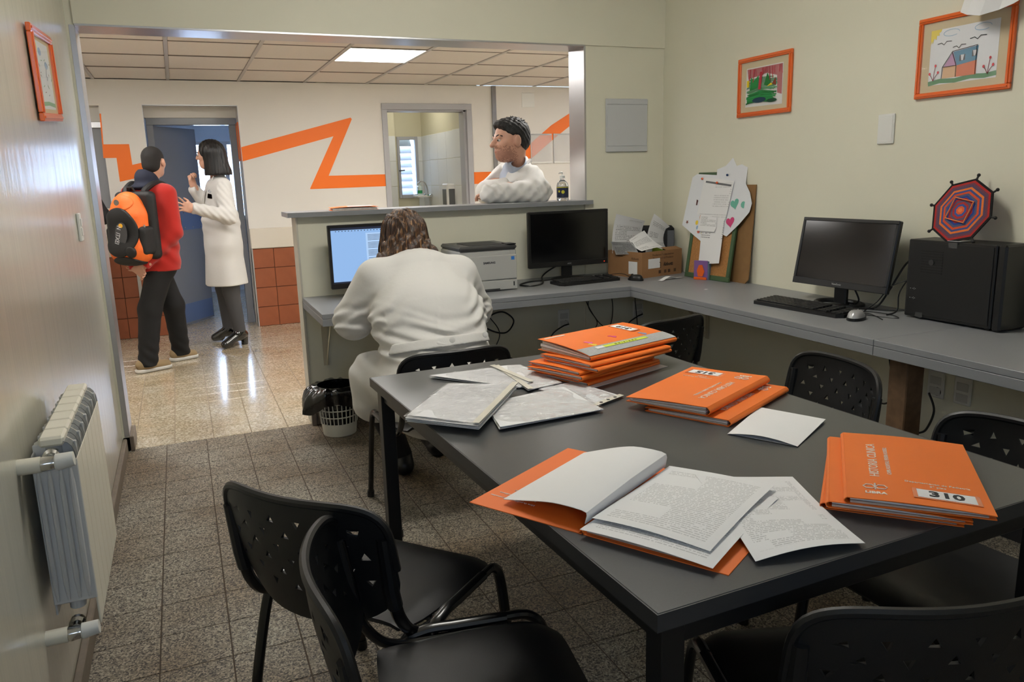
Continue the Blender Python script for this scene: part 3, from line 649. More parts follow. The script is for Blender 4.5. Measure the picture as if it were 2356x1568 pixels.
cable('thin grey loop of cable by the tower', [(-.12, -2.095, DZ + .16), (-.15, -2.02, DZ + .12), (-.14, -1.94, DZ + .04), (-.2, -1.93, DZ + .004)], .0025)
# under-desk cables, sockets
cable('looped black cable hanging under the desk beside the seated person', [(-1.33, -.02, .69), (-1.37, -.03, .55), (-1.30, -.05, .47), (-1.19, -.06, .44), (-1.13, -.05, .51), (-1.2, -.04, .57), (-1.3, -.04, .54), (-1.36, -.04, .43), (-1.30, -.05, .33), (-1.12, -.06, .25), (-1.0, -.05, .12)], .005)
cable('straight black cable dropping behind the looped cable', [(-1.36, -.01, .70), (-1.34, -.02, .5), (-1.40, -.03, .3), (-1.45, -.04, .05)], .004)
cable('thin cable hanging left of the looped cable', [(-1.25, -.01, .70), (-1.3, -.02, .58), (-1.22, -.03, .42), (-1.35, -.04, .2), (-1.3, -.05, .02)], .003)
cable('cable hanging under the corner of the desk', [(-.62, -.01, .70), (-.60, -.03, .58), (-.52, -.05, .44), (-.44, -.05, .40), (-.40, -.03, .52), (-.42, -.01, .70)], .003)
cable('crossing cable under the desk by the second socket', [(-.55, -.01, .70), (-.58, -.02, .55), (-.52, -.03, .42), (-.66, -.04, .30), (-.70, -.04, .1)], .003)
cable('short cable hanging from the desk corner to the wall socket', [(-.225, -.01, .70), (-.22, -.02, .55), (-.21, -.03, .40), (-.2, -.03, .2)], .003)
def socket(label, loc, rz, plug):
    t = thing('wall_socket', label, 'socket', loc, rz)
    G().box(-.04, .04, -.011, -.001, -.06, .06, .003).obj('plate', M_WHITE, t)
    for z in (-.03, .018): G().box(-.028, .028, -.0125, -.0105, z - .018, z + .018, .001).obj('module', mat('grey_white_module', (200, 200, 196), .4), t)
    if plug:
        G().lathe([(0, 0), (.019, 0), (.022, .012), (.016, .03), (.009, .045), (0, .045)], 16, frame((.012, -.012, -.03), (0, 0, 1), (1, 0, 0))).obj('plug', M_BLACK, t, smooth=True)
    return t
socket('white wall socket with a black plug under the desk behind the looped cable', (-.745, .02, .475), 0, True)
socket('white wall socket with a plug low in the corner under the desk', (-.19, -.001, .49), 0, True)
socket('white double socket with a plug behind the wooden post under the right desk', (-.001, -2.17, .45), R(-90), True)
socket('empty white socket furthest right under the right desk', (-.001, -2.30, .45), R(-90), False)
cable('black cable curving from the plug behind the looped cable', [(-.733, -.035, .445), (-.79, -.06, .44), (-.86, -.06, .40), (-.89, -.05, .33), (-.88, -.04, .2)], .0045)
cable('black cable from the corner plug', [(-.178, -.045, .46), (-.23, -.06, .45), (-.30, -.05, .40), (-.34, -.04, .3), (-.35, -.03, .1)], .0045)
cable('black cable hanging from the plug by the wooden post', [(-.06, -2.18, .42), (-.07, -2.22, .35), (-.06, -2.18, .25), (-.05, -2.12, .2), (-.06, -2.2, .12), (-.08, -2.05, .03)], .005)
cable('thick cable arching beside the wooden post', [(-.03, -2.02, .70), (-.05, -2.05, .5), (-.06, -2.12, .40), (-.06, -2.08, .28), (-.05, -2.0, .22)], .006)
cable('cable hanging under the right desk left of the post', [(-.20, -2.05, .70), (-.2, -2.1, .5), (-.22, -2.14, .42), (-.2, -2.06, .36), (-.2, -1.98, .42)], .004)
# ================================================================== things along the desks
M_CB = mat('brown_cardboard', (160, 118, 78), .8, var=.1, vscale=12, bump=.03, bscale=60)
t = thing('cardboard_box', 'open brown cardboard box full of papers in the desk corner', 'box', (-.405, -.395, DZ), R(14))
W_, D_, H_ = .365, .30, .16
G().box(0, W_, 0, .004, 0, H_).obj('side', M_CB, t); G().box(0, .004, .004, D_, 0, H_).obj('side', M_CB, t); G().box(W_ - .004, W_, .004, D_, 0, H_).obj('side', M_CB, t); G().box(.004, W_ - .004, D_ - .004, D_, 0, H_).obj('side', M_CB, t)
G().box(.004, W_ - .004, .004, D_ - .004, 0, .004).obj('bottom', M_CB, t)
G().box(W_ * .62, W_, 0, .003, 0, .05, 0, Matrix.Translation((0, .004, H_)) @ Matrix.Rotation(R(-75), 4, 'X')).obj('flap', M_CB, t)
M_BI = mat('dark_box_print', (86, 62, 42), .8)
FX = lambda x, z: frame((x, -.0006, z), (1, 0, 0), (0, 0, 1))
text('Productos Farmacéuticos', .019, M_BI, t, FX(.19, .136)); text('Pharmaceutical Products', .019, M_BI, t, FX(.19, .115))
text('Abbott', .03, mat('black_box_print', (44, 34, 26), .8), t, FX(.235, .072), off=.001)
sd = lambda y, z: frame((-.0006, y, z), (0, -1, 0), (0, 0, 1))
text('Abbott', .022, M_BI, t, sd(.06, .118)); text('Productos', .016, M_BI, t, sd(.2, .13))
G().box(.055, .16, -.001, 0, .055, .115).obj('shipping_label', printed('box_label_print', 12, .9, .06, .94, .1, .95, .3, seed=3), t)
G().box(-.001, 0, .04, .115, .02, .10).obj('shipping_label', printed('box_label_print_2', 9, .8, .1, .9, .1, .9, .3, seed=5), t)
g = G()
for k, x in enumerate((.15, .20, .235, .29)): g.box(x, x + .02, -.0008, 0, .018, .038)
g.box(.155, .165, -.001, 0, .085, .09).box(.16, .19, -.0008, 0, .052, .058).box(.165, .205, -.0008, 0, .06, .088); g.obj('handling_marks', M_BI, t)
G().box(.17, .2, -.0009, 0, .0, .16).obj('packing_tape', mat('brown_tape', (146, 108, 74), .3), t)
def rot_sheet(name, label, cat, o, x, y, w, h, m, curl=0, group=None, nu=8, nv=8):
    mt = frame(o, x, y)
    def f(u, v): return mt @ Vector((w * u, h * v, curl * (4 * (v - .5) ** 2)))
    ob = sheet(name, f, nu, nv, m); tag(ob, label, cat, group); return ob
PF = [printed('form_print_%d' % k, 22 + 3 * k, .55, .08, .92, .08, .92, .40, seed=10 + k) for k in range(4)]
def quad_form(label, a, b, c, d, m, bow):
    n_ = (Vector(b) - Vector(a)).cross(Vector(d) - Vector(a)).normalized()
    f0 = bil(a, b, c, d); o = sheet('paper_form', lambda u, v: f0(u, v) + n_ * bow * (4 * (v - .5) ** 2 - .5 * (2 * u - 1) ** 2), 8, 8, m); tag(o, label, 'paper', 'forms in the cardboard box')
quad_form('white form curling up at the back left of the cardboard box', (-.470, -.135, .90), (-.245, -.125, .93), (-.237, -.15, 1.095), (-.455, -.16, 1.150), PF[0], .02)
quad_form('white form standing at the right of the cardboard box', (-.265, -.20, .885), (-.085, -.17, .915), (-.025, -.16, 1.02), (-.195, -.19, 1.140), PF[1], .022)
quad_form('white form leaning over the front of the cardboard box', (-.385, -.355, .918), (-.205, -.315, .932), (-.295, -.24, 1.035), (-.425, -.27, .985), PF[2], .012)
quad_form('grey form at the left front of the cardboard box', (-.475, -.20, .895), (-.395, -.345, .905), (-.41, -.29, .975), (-.49, -.16, .975), printed('form_print_grey', 16, .8, .05, .95, .05, .95, .25, paper=(150, 150, 150), seed=22), .004)
rot_sheet('booklet', 'green booklet poking out of the cardboard box', 'booklet', (-.40, -.10, .86), (.95, .25, 0), (.12, .1, .9), .13, .10, mat('green_cover', (22, 110, 84), .4), 0)
rot_sheet('booklet', 'lime green booklet edge inside the cardboard box', 'booklet', (-.24, -.24, .86), (.9, .25, -.3), (.1, .1, .9), .12, .08, mat('lime_cover', (120, 140, 40), .5), 0)
# black briefcase bag behind the box
t = thing('document_bag', 'black document bag standing behind the cardboard box', 'bag', (-.14, -.10, DZ), R(-40))
G().box(-.15, .14, -.03, .04, 0, .30, .02).obj('body', mat('black_nylon', (16, 16, 18), .7, bump=.2, bscale=300), t, smooth=True)
G().box(.10, .145, -.035, -.028, .02, .27, .003).obj('grey_strap', mat('grey_strap', (90, 92, 96), .6), t)
# cork boards: local s,t in board plane
def lean(bx0, by0, bx1, by1, topx, h):
    a = Vector((bx0, by0, DZ)); b = Vector((bx1, by1, DZ)); x = (b - a).normalized()
    y = Vector((topx, 0, 0)); y = Vector((topx, 0, math.sqrt(h * h - topx * topx))) / h
    return frame(a, x, y)
M_CORK = mat('cork', (182, 128, 72), .85, bump=.3, bscale=150, var=.25, vscale=120); M_GRN = mat('green_frame_paint', (62, 88, 56), .55)
mt = lean(-.125, -.445, -.095, -.835, .10, .64)
t = thing('cork_board', 'cork board with green frame covered with pinned papers', 'board')
w, h = .39, .64
G().box(.012, w - .012, .012, h - .012, -.010, -.003, 0, mt).obj('cork_panel', M_CORK, t)
for q in [(0, w, 0, .03), (0, w, h - .03, h), (0, .026, .03, h - .03), (w - .026, w, .03, h - .03)]: G().box(*q, -.013, .003, .002, mt).obj('frame_side', M_GRN, t)
mt2 = lean(-.045, -.56, -.045, -.945, .035, .56)
t = thing('fibre_board', 'plain brown board leaning on the wall behind the cork board', 'board')
G().prism([(0, 0), (.36, 0), (.385, .025), (.385, .56), (0, .56)], -.006, 0, mt2).obj('panel', mat('brown_fibreboard', (140, 104, 62), .75, var=.1, vscale=20), t)
def pinned(name, label, poly, off, m, pin=None, bend=0):
    xs = [p[0] for p in poly]; ys = [p[1] for p in poly]; x0, x1, y0, y1 = min(xs), max(xs), min(ys), max(ys)
    t = thing(name, label, 'paper', group='papers pinned to the cork board')
    bm = bmesh.new(); f = bm.faces.new([bm.verts.new((p[0], p[1], 0)) for p in poly])
    bmesh.ops.triangulate(bm, faces=[f]); bmesh.ops.subdivide_edges(bm, edges=bm.edges[:], cuts=3, use_grid_fill=True)
    uv = bm.loops.layers.uv.new('UVMap')
    for fc in bm.faces:
        for lp in fc.loops: c = lp.vert.co; lp[uv].uv = ((c.x - x0) / (x1 - x0), (c.y - y0) / (y1 - y0))
    for v in bm.verts:
        c = v.co.copy(); e = max(0, c.x - .36) * 1.2 + max(0, .0 - c.x) * .8
        v.co = mt @ Vector((c.x, c.y, off + bend * ((y1 - c.y) / (y1 - y0)) ** 2 + .05 * e * e * 4))
    me = bpy.data.meshes.new('paper'); bm.to_mesh(me); bm.free(); me.materials.append(m); link('paper', me, t, solid=.0005)
    if pin:
        G().ball((pin[0], pin[1], off + .008), .007, 10, 6).obj('push_pin', mat('orange_pin' if pin[2] else 'blue_pin', (236, 96, 30) if pin[2] else (30, 60, 110), .35), t)
        t.children[-1].matrix_world = mt
    return t
def doodle(t, poly, off, m, name='drawing'):
    o = G().prism(poly, off, off + .0006, mt).obj(name, m, t); return o
def heart(cx, cy, s, a):
    p = []
    for k in range(20):
        q = 2 * math.pi * k / 20; x = 16 * math.sin(q) ** 3 / 17; y = (13 * math.cos(q) - 5 * math.cos(2 * q) - 2 * math.cos(3 * q) - math.cos(4 * q)) / 17
        p.append((cx + s * (x * math.cos(a) - y * math.sin(a)), cy + s * (x * math.sin(a) + y * math.cos(a))))
    return p
hs = pinned('pinned_drawing', 'large white drawing with green and pink hearts pinned at the right', [(.17, .655), (.24, .675), (.29, .72), (.33, .672), (.42, .69), (.425, .57), (.47, .52), (.50, .46), (.49, .41), (.42, .34), (.33, .265), (.2, .3)], .009, mat('drawing_paper', (226, 228, 232), .75), (.27, .62, 0))
doodle(hs, heart(.36, .455, .036, R(20)), .0105, mat('green_crayon', (110, 180, 160), .8)); doodle(hs, heart(.45, .455, .040, R(35)), .0105, mat('green_crayon', (0, 0, 0))); doodle(hs, heart(.345, .35, .036, R(15)), .0105, mat('pink_crayon', (206, 70, 120), .8))
ls = pinned('pinned_drawing', 'white drawing with small stars pinned at the left of the cork board', [(-.04, .61), (.0, .63), (.2, .62), (.25, .5), (.25, .3), (.14, .215), (.04, .26), (-.075, .315)], .012, MATS['drawing_paper'], (.06, .6, 1))
doodle(ls, [(-.03 + (.014 if k % 2 else .006) * math.sin(k * math.pi / 5), .335 + (.014 if k % 2 else .006) * math.cos(k * math.pi / 5)) for k in range(10)], .0135, mat('brown_crayon', (120, 66, 52), .8))
for (x, y, r_, c) in [(.06, .335, .012, (226, 196, 60)), (.07, .305, .010, (150, 180, 210)), (.085, .285, .012, (230, 120, 100)), (.12, .275, .010, (220, 200, 70))]:
    doodle(ls, [(x + r_ * math.cos(k * .7), y + r_ * 1.2 * math.sin(k * .7)) for k in range(9)], .0135, mat('crayon_%d' % c[0], c, .8))
doodle(ls, [(.085, .40), (.11, .40), (.115, .36), (.10, .31), (.085, .33), (.08, .37)], .0135, mat('orange_crayon', (196, 128, 84), .8)); doodle(ls, [(.10, .405), (.125, .405), (.12, .37)], .0137, mat('blue_crayon', (60, 90, 170), .8))
doodle(ls, [(.03, .475), (.045, .47), (.04, .44), (.03, .44)], .0135, mat('dark_crayon', (80, 44, 44), .8))
M_CAL = printed('calendar_print', 20, .25, .04, .96, .05, .86, .44, seed=31)
cs = pinned('pinned_calendar', 'white calendar sheet with a dark heading bar pinned in the middle', [(.075, .61), (.335, .585), (.31, .36), (.055, .385)], .016, M_CAL, (.2, .575, 1))
doodle(cs, [(.095, .588), (.318, .564), (.317, .553), (.094, .577)], .0172, mat('grey_heading_bar', (110, 110, 112), .7))
pinned('pinned_letter', 'long white letter hanging lowest on the cork board', [(.10, .40), (.295, .41), (.315, .105), (.14, .085)], .014, printed('letter_print', 26, .6, .05, .95, .5, .95, .35, seed=41), None, .01)
pinned('pinned_note', 'small folded note pinned over the letter', [(.09, .385), (.235, .37), (.245, .31), (.235, .285), (.085, .285)], .018, printed('note_print', 12, .5, .1, .95, .3, .9, .35, seed=44), None, .006)
# purple foam holder (plain front)
t = thing('pencil_holder', 'small purple foam holder with an orange strip in front of the cork board', 'holder', (-.165, -.595, DZ), R(-62))
M_FO = mat('purple_foam', (128, 92, 150), .85, bump=.15, bscale=300)
G().box(0, .09, 0, .006, 0, .115, .002).box(0, .09, .04, .046, 0, .11, .002).box(0, .006, .006, .04, 0, .11).box(.084, .09, .006, .04, 0, .11).box(0, .09, 0, .046, 0, .006).obj('holder_body', M_FO, t)
G().box(.002, .085, -.006, 0, .0, .016, .002).obj('orange_strip', mat('orange_foam', (226, 98, 26), .85), t)
G().prism([(.03, .02), (.06, .02), (.07, .05), (.055, .09), (.035, .088), (.022, .055)], 0, .005, frame((0, 0, 0), (1, 0, 0), (0, 0, 1))).obj('orange_patch', MATS['orange_foam'], t)
G().box(.091, .094, .0, .03, 0, .112).box(.095, .098, .005, .035, 0, .110).obj('foam_layers', mat('grey_blue_foam', (110, 130, 150), .85), t)
# paper strips
t = thing('paper_strips', 'crossed white paper strips lying on the desk before the cork board', 'paper', (-.30, -.53, DZ), R(20))
G().grid(lambda u, v: (-.09 + .17 * u, -.015 + .03 * v, .003 + .018 * math.sin(u * math.pi) ** 2), 8, 2).obj('strip', printed('strip_print', 3, .9, .05, .95, .05, .95, .3, seed=51), t, solid=.0006)
G().grid(lambda u, v: (-.05 + .16 * u, .02 - .05 * u + .02 * v, .006), 4, 1).obj('strip', M_PAPER, t, solid=.0006)
tag(G().box(-.012, .012, -.008, .008, 0, .0008).obj('paper_scrap', M_PAPER, loc=(-.36, -.98, DZ), rot=(0, 0, .4)), 'tiny white scrap of paper alone on the right desk', 'paper')
# yarn weaving on the tower
t = thing('yarn_weaving', 'octagonal orange, red and blue yarn weaving leaning on top of the tower', 'weaving', (-.105, -2.295, 1.094))
mtw = frame((0, 0, .118), (0, -1, 0), (.34, 0, 1)) @ Matrix.Rotation(R(14), 4, 'Z')
cols = [(20, 18, 20), (184, 44, 40), (112, 66, 84), (86, 72, 100), (236, 124, 52), (70, 84, 140), (222, 84, 40), (84, 90, 120), (40, 70, 150), (170, 44, 50), (90, 84, 110), (180, 50, 46), (60, 90, 160), (226, 100, 54), (236, 130, 70)]
N = len(cols); Ro = .135
for k, c in enumerate(cols):
    r0 = Ro * (1 - k / N); r1 = Ro * (1 - (k + 1) / N); m_ = mat('yarn_%d_%d_%d' % c, c, .9, bump=.5, bscale=400)
    g = G()
    for s in range(8):
        a, b = math.pi / 4 * s + math.pi / 8, math.pi / 4 * (s + 1) + math.pi / 8
        q = [(r0 * math.cos(a), r0 * math.sin(a)), (r0 * math.cos(b), r0 * math.sin(b)), (r1 * math.cos(b), r1 * math.sin(b)), (r1 * math.cos(a), r1 * math.sin(a))]
        z = .002 + .0006 * k
        g.add([(p[0], p[1], z + (.0015 if i < 2 else .002)) for i, p in enumerate(q)] + [(p[0], p[1], -.002) for p in q], [(0, 1, 2, 3), (7, 6, 5, 4), (0, 4, 5, 1)], mtw)
    g.obj('yarn_ring', m_, t)
g = G()
for a in (R(20), R(110)):
    q = [(.062 * math.cos(a + math.pi / 2 * k), .062 * math.sin(a + math.pi / 2 * k), .017) for k in range(4)]
    if a < 1: g.tube([mtw @ Vector(p) for p in q], .003, 6, closed=True)
g.obj('yarn_square', mat('yarn_light_orange', (240, 140, 80), .9), t)
for s in range(4):
    a = math.pi / 4 * s + math.pi / 8; p = mtw @ Vector((.150 * math.cos(a), .150 * math.sin(a), -.001)); q = mtw @ Vector((-.150 * math.cos(a), -.150 * math.sin(a), -.001))
    o = G().cyl(p, q, .004, n=8).ball(p, .007, 8, 6).ball(q, .007, 8, 6).obj('stick', mat('black_stick', (18, 16, 16), .6), t, smooth=True)
tag(G().box(-.035, .035, -.03, .03, 0, .0012).obj('paper_slip', M_PAPER, loc=(-.12, -2.31, 1.0944)), 'white slip of paper under the yarn weaving', 'paper')
# ================================================================== wall pieces in the office
M_OF = mat('orange_frame_lacquer', (0, 0, 0)); M_MB = MATS['tan_mat_board'] if 'tan_mat_board' in MATS else mat('tan_mat_board', (206, 186, 142), .8)
def wallframe(label, o, x, y, w, h, fwid=.026):
    m_ = frame(o, x, y); t = thing('picture_frame', label, 'picture', group='orange framed drawings')
    for q in [(-w / 2, w / 2, -h / 2, -h / 2 + fwid), (-w / 2, w / 2, h / 2 - fwid, h / 2), (-w / 2, -w / 2 + fwid, -h / 2 + fwid, h / 2 - fwid), (w / 2 - fwid, w / 2, -h / 2 + fwid, h / 2 - fwid)]:
        s_ = G().box(*q, .0, .016, .003, m_)
        e = .35
        if q[1] - q[0] > q[3] - q[2]: s_.box(q[0] + .008, q[1] - .008, q[2] + fwid * .35, q[3] - fwid * .35, .016, .020, .001, m_)
        else: s_.box(q[0] + fwid * .35, q[1] - fwid * .35, q[2], q[3], .016, .020, .001, m_)
        s_.obj('frame_side', M_OF, t)
    G().box(-w / 2 + fwid, w / 2 - fwid, -h / 2 + fwid, h / 2 - fwid, .001, .005, 0, m_).obj('mat_board', M_MB, t)
    gm = mat('picture_glass', (255, 255, 255), .03, alpha=.10, spec=.8)
    G().box(-w / 2 + fwid, w / 2 - fwid, -h / 2 + fwid, h / 2 - fwid, .0088, .0094, 0, m_).obj('glass', gm, t)
    return t, m_
def art(t, m_, items, z0=.0062):
    for k, (nm, poly, c) in enumerate(items):
        z = z0 + .00012 * k
        G().prism(poly, z - .0006, z, m_).obj(nm, mat('paint_%d_%d_%d' % tuple(c), c, .8), t)
def line(pts, w):
    out = []; P = [Vector(p) for p in pts]; L_ = []; R_ = []
    for i, p in enumerate(P):
        d = (P[min(i + 1, len(P) - 1)] - P[max(i - 1, 0)]); n = Vector((-d.y, d.x)).normalized() * w / 2; L_.append((p.x + n.x, p.y + n.y)); R_.append((p.x - n.x, p.y - n.y))
    return L_ + R_[::-1]
def ell(cx, cy, rx, ry, n=16): return [(cx + rx * math.cos(2 * math.pi * k / n), cy + ry * math.sin(2 * math.pi * k / n)) for k in range(n)]
# house drawing (big frame, right wall)
t, m_ = wallframe('large orange frame with a crayon drawing of a house on the right wall', (-.001, -2.163, 1.838), (0, -1, 0), (0, 0, 1), .43, .325, .022)
it = [('drawing_sheet', [(-.155, -.112), (.15, -.112), (.15, .108), (-.155, .108)], (232, 234, 238)),
      ('grass', line([(-.155, -.105), (-.1, -.098), (-.03, -.103), (.04, -.095), (.1, -.1), (.15, -.095)], .018), (44, 132, 62)),
      ('house_wall', [(-.09, -.09), (-.025, -.09), (-.025, -.045), (-.088, -.045)], (226, 180, 130)), ('house_side', [(-.025, -.09), (.062, -.09), (.062, -.035), (-.025, -.045)], (222, 108, 40)),
      ('gable', [(-.088, -.045), (-.025, -.045), (-.047, .01)], (196, 140, 186)), ('roof', [(-.025, -.045), (.062, -.035), (.066, .02), (-.045, .01)], (44, 130, 168)),
      ('roof_window', [(-.015, -.03), (.01, -.028), (.01, -.005), (-.015, -.007)], (30, 40, 50)), ('roof_window', [(.04, -.02), (.062, -.018), (.062, .006), (.04, .004)], (30, 40, 50)),
      ('curtain', [(-.006, -.028), (.002, -.028), (.006, -.006), (-.01, -.006)], (220, 220, 225)), ('curtain', [(.048, -.018), (.054, -.018), (.060, .004), (.043, .004)], (220, 220, 225)),
      ('sun', [(-.155, .108), (-.105, .108), (-.11, .098), (-.118, .095), (-.116, .085), (-.128, .086), (-.13, .07), (-.14, .076), (-.146, .055), (-.15, .068), (-.155, .05)], (240, 216, 30))]
for cx, cy in [(-.06, .088), (.08, .088)]:
    q = ell(cx, cy, .036, .013); it += [('cloud_outline', line(q[i:i + 3], .0018), (130, 180, 214)) for i in range(0, 14, 2)]
for cx, cy, s in [(-.09, .05, 1), (-.02, .028, .9), (.06, .05, 1.1)]: it.append(('bird', line([(cx - .03 * s, cy), (cx - .012 * s, cy + .003), (cx, cy - .006), (cx + .012 * s, cy + .006), (cx + .035 * s, cy + .004)], .003), (24, 24, 26)))
for cx in (-.13, .115):
    for dx, dz in ((-.018, .028), (.008, .058), (.022, .03)): it += [('flower_stem', line([(cx, -.095), (cx + dx * .5, -.095 + dz * .6), (cx + dx, -.095 + dz)], .002), (120, 40, 50)), ('flower', ell(cx + dx, -.093 + dz, .005, .006, 8), (214, 90, 96))]
for a, b in [((-.09, -.09), (-.088, -.045)), ((-.025, -.09), (-.025, -.045)), ((-.088, -.045), (-.047, .01)), ((-.047, .01), (-.025, -.045)), ((-.047, .012), (.066, .022)), ((.062, -.09), (.062, .02)), ((-.088, -.045), (-.025, -.045))]: it.append(('outline', line([a, b], .0022), (36, 28, 28)))
art(t, m_, it)
# scribble (small frame)
t, m_ = wallframe('smaller orange frame with a red and green crayon scribble on the right wall', (-.001, -.977, 1.846), (0, -1, 0), (0, 0, 1), .425, .315, .024)
rd = random.Random(5)
it = [('drawing_sheet', [(-.15, -.105), (.145, -.11), (.145, .10), (-.145, .10)], (226, 226, 222)), ('red_field', [(-.14, .095), (.14, .095), (.14, -.06), (.105, -.05), (.1, .04), (.02, .06), (-.06, .05), (-.13, .045)], (176, 44, 58))]
for k in range(44):
    y = .03 - .125 * k / 44; x0 = -.14 + .03 * rd.random(); x1 = .11 - .05 * rd.random(); it.append(('green_stroke', line([(x0, y + .02 * rd.random() - .01), ((x0 + x1) / 2, y + .012), (x1, y + .02 * rd.random() - .012)], .0065), [(36, 130, 66), (28, 112, 52), (46, 150, 80)][k % 3]))
it += [('green_leaf', [(-.11, -.02), (-.10, .05), (-.075, .03), (-.04, .055), (-.045, -.01)], (42, 140, 70)), ('green_leaf', [(.005, .0), (.03, .06), (.055, .02), (.05, -.01)], (36, 120, 56)), ('red_stem', line([(-.02, .07), (-.025, .02), (-.03, -.02)], .02), (180, 52, 66)), ('yellow_patch', [(-.135, .0), (-.115, .0), (-.115, .035), (-.135, .035)], (232, 206, 40)), ('yellow_patch', [(.03, -.01), (.075, -.005), (.06, .005)], (232, 206, 40)), ('brown_patch', [(.07, .0), (.1, -.01), (.095, .03)], (130, 60, 36)), ('dark_patch', ell(-.03, -.075, .055, .014), (30, 62, 84)), ('dark_patch', ell(.07, -.085, .04, .01), (20, 70, 46))]
for k in range(14): x = -.12 + .26 * rd.random(); it.append(('red_stroke', line([(x, .09), (x + .03 * rd.random() - .015, .02 + .05 * rd.random())], .004), (190, 60, 70)))
art(t, m_, it)
# left wall frame
t, m_ = wallframe('orange framed pale drawing on the left wall above the radiator', (XL + .006, -1.12, 1.803), (0, 1, .07), (0, -.07, 1), .52, .315, .028)
it = [('drawing_sheet', [(-.17, -.115), (.17, -.115), (.17, .115), (-.17, .115)], (224, 226, 226)), ('cloud', ell(-.06, .08, .04, .014), (150, 176, 208)), ('cloud', ell(.07, .04, .04, .013), (160, 184, 210)), ('sun', ell(-.14, .09, .025, .02, 9), (228, 214, 90)), ('grass', line([(-.17, -.1), (0, -.095), (.17, -.1)], .014), (130, 176, 130))]
for k in range(18): x = -.15 + .3 * rd.random(); y = -.08 + .14 * rd.random(); it.append(('pencil_stroke', line([(x, y), (x + .03 * rd.random(), y + .04 * rd.random() - .01)], .003), [(120, 160, 120), (150, 120, 110), (120, 130, 150)][k % 3]))
art(t, m_, it)
# cover plates
t = thing('cover_panel', 'square white plastic cover panel on the wall right of the opening', 'panel', (-.283, 0, 1.70))
G().box(-.153, .153, -.014, -.001, -.165, .165, .003).obj('base', mat('pale_grey_plastic', (196, 198, 200), .45), t)
G().box(-.148, .150, -.0175, -.014, -.128, .128, .0015).obj('lid', MATS['pale_grey_plastic'], t); G().box(-.152, .152, -.018, -.014, -.163, -.131, .0015).obj('end_strip', MATS['pale_grey_plastic'], t); G().box(-.152, .152, -.018, -.014, .131, .163, .0015).obj('end_strip', MATS['pale_grey_plastic'], t)
t = thing('blank_plate', 'blank white wall plate on the right wall below the large picture', 'plate', (0, -1.805, 1.562))
G().box(-.010, -.0005, -.045, .045, -.066, .066, .003).obj('plate', M_WHITE, t); G().box(-.0115, -.010, -.037, .037, -.058, .058, .001).obj('insert', M_WHITE, t)
t = thing('light_switch', 'white light switch on the left wall near the doorway', 'switch', (XL, -.64, 1.237))
G().box(.0005, .012, -.04, .04, -.06, .06, .003).obj('plate', M_WHITE, t)
for z in (-.02, .02): G().box(.012, .016, -.02, .02, z - .017, z + .017, .002).obj('rocker', M_WHITE, t)
# crumpled sheet taped high on the right wall
t = thing('hanging_paper', 'white folded paper hanging over the corner of the large picture', 'paper')
def hp(u, v):
    y = -2.21 - .26 * u; z = 2.28 - .33 * v * (1 - .25 * abs(u - .35)) - .02 * u
    return (-.003 - .02 - .10 * v ** 1.5 * (1 - .5 * abs(u - .4)) - .02 * math.sin(u * 7), y, z)
sheet('paper', hp, 5, 6, M_PAPER, t, .0008, smooth=False)
G().box(-.026, -.001, -2.40, -2.25, 2.27, 2.29).obj('tape', mat('clear_tape', (200, 198, 180), .3), t)
# radiator
t = thing('radiator', 'white sectional radiator mounted low on the left wall', 'radiator', (XL, -2.44, -.04)); t.scale = (.86, 1, 1)
M_RD = mat('cream_radiator_enamel', (226, 222, 206), .35); M_RS = mat('pale_blue_grey_enamel', (206, 206, 204), .4); M_RV = mat('radiator_gap_shade', (100, 104, 104), .6)
for k in range(7):
    y = k * .081; s_ = None
    fp = G().box(.128, .134, y + .001, y + .079, .355, .80, .002).obj('front_fin', M_RD, t)
    G().box(.045, .108, y + .001, y + .080, .835, .86, .006).obj('top_cap', M_RD, t, smooth=True)
    G().box(.022, .132, y + .036, y + .044, .43, .835, .002).obj('web', M_RS, t)
    G().tube([(.075, y + .04, .40), (.075, y + .04, .84)], .022, 12).obj('water_column', M_RS, t, smooth=True)
    G().box(.022, .028, y + .002, y + .079, .40, .82, .002).obj('back_fin', M_RS, t)
    G().add([(.022, y + .0385, .82), (.028, y + .0385, .84), (.05, y + .0385, .85), (.105, y + .0385, .85), (.125, y + .0385, .835), (.133, y + .0385, .80), (.022, y + .0415, .82), (.028, y + .0415, .84), (.05, y + .0415, .85), (.105, y + .0415, .85), (.125, y + .0415, .835), (.133, y + .0415, .80)],
            [(0, 1, 2, 3, 4, 5), (11, 10, 9, 8, 7, 6)] + [(i, 6 + i, 6 + (i + 1) % 6, (i + 1) % 6) for i in range(6)]).obj('top_web', M_RD, t)
    G().grid(lambda u, v, y=y: (.105 + .027 * math.sin(u * math.pi / 2), y + .002 + .077 * v, .80 + .045 * math.cos(u * math.pi / 2)), 4, 1).obj('vent_shade_arc', M_RV, t, solid=.001)  # grey sheet paints the shade inside the vent openings
sd_ = G()
sd_.box(.022, .134, -.004, .001, .43, .80, .002)
for x in (.035, .062, .09, .115): sd_.tube([(x, -.005, .44), (x, -.008, .49), (x, -.008, .74), (x, -.005, .78)], [.004, .008, .008, .004], 8)
sd_.obj('end_face', M_RS, t, smooth=True)
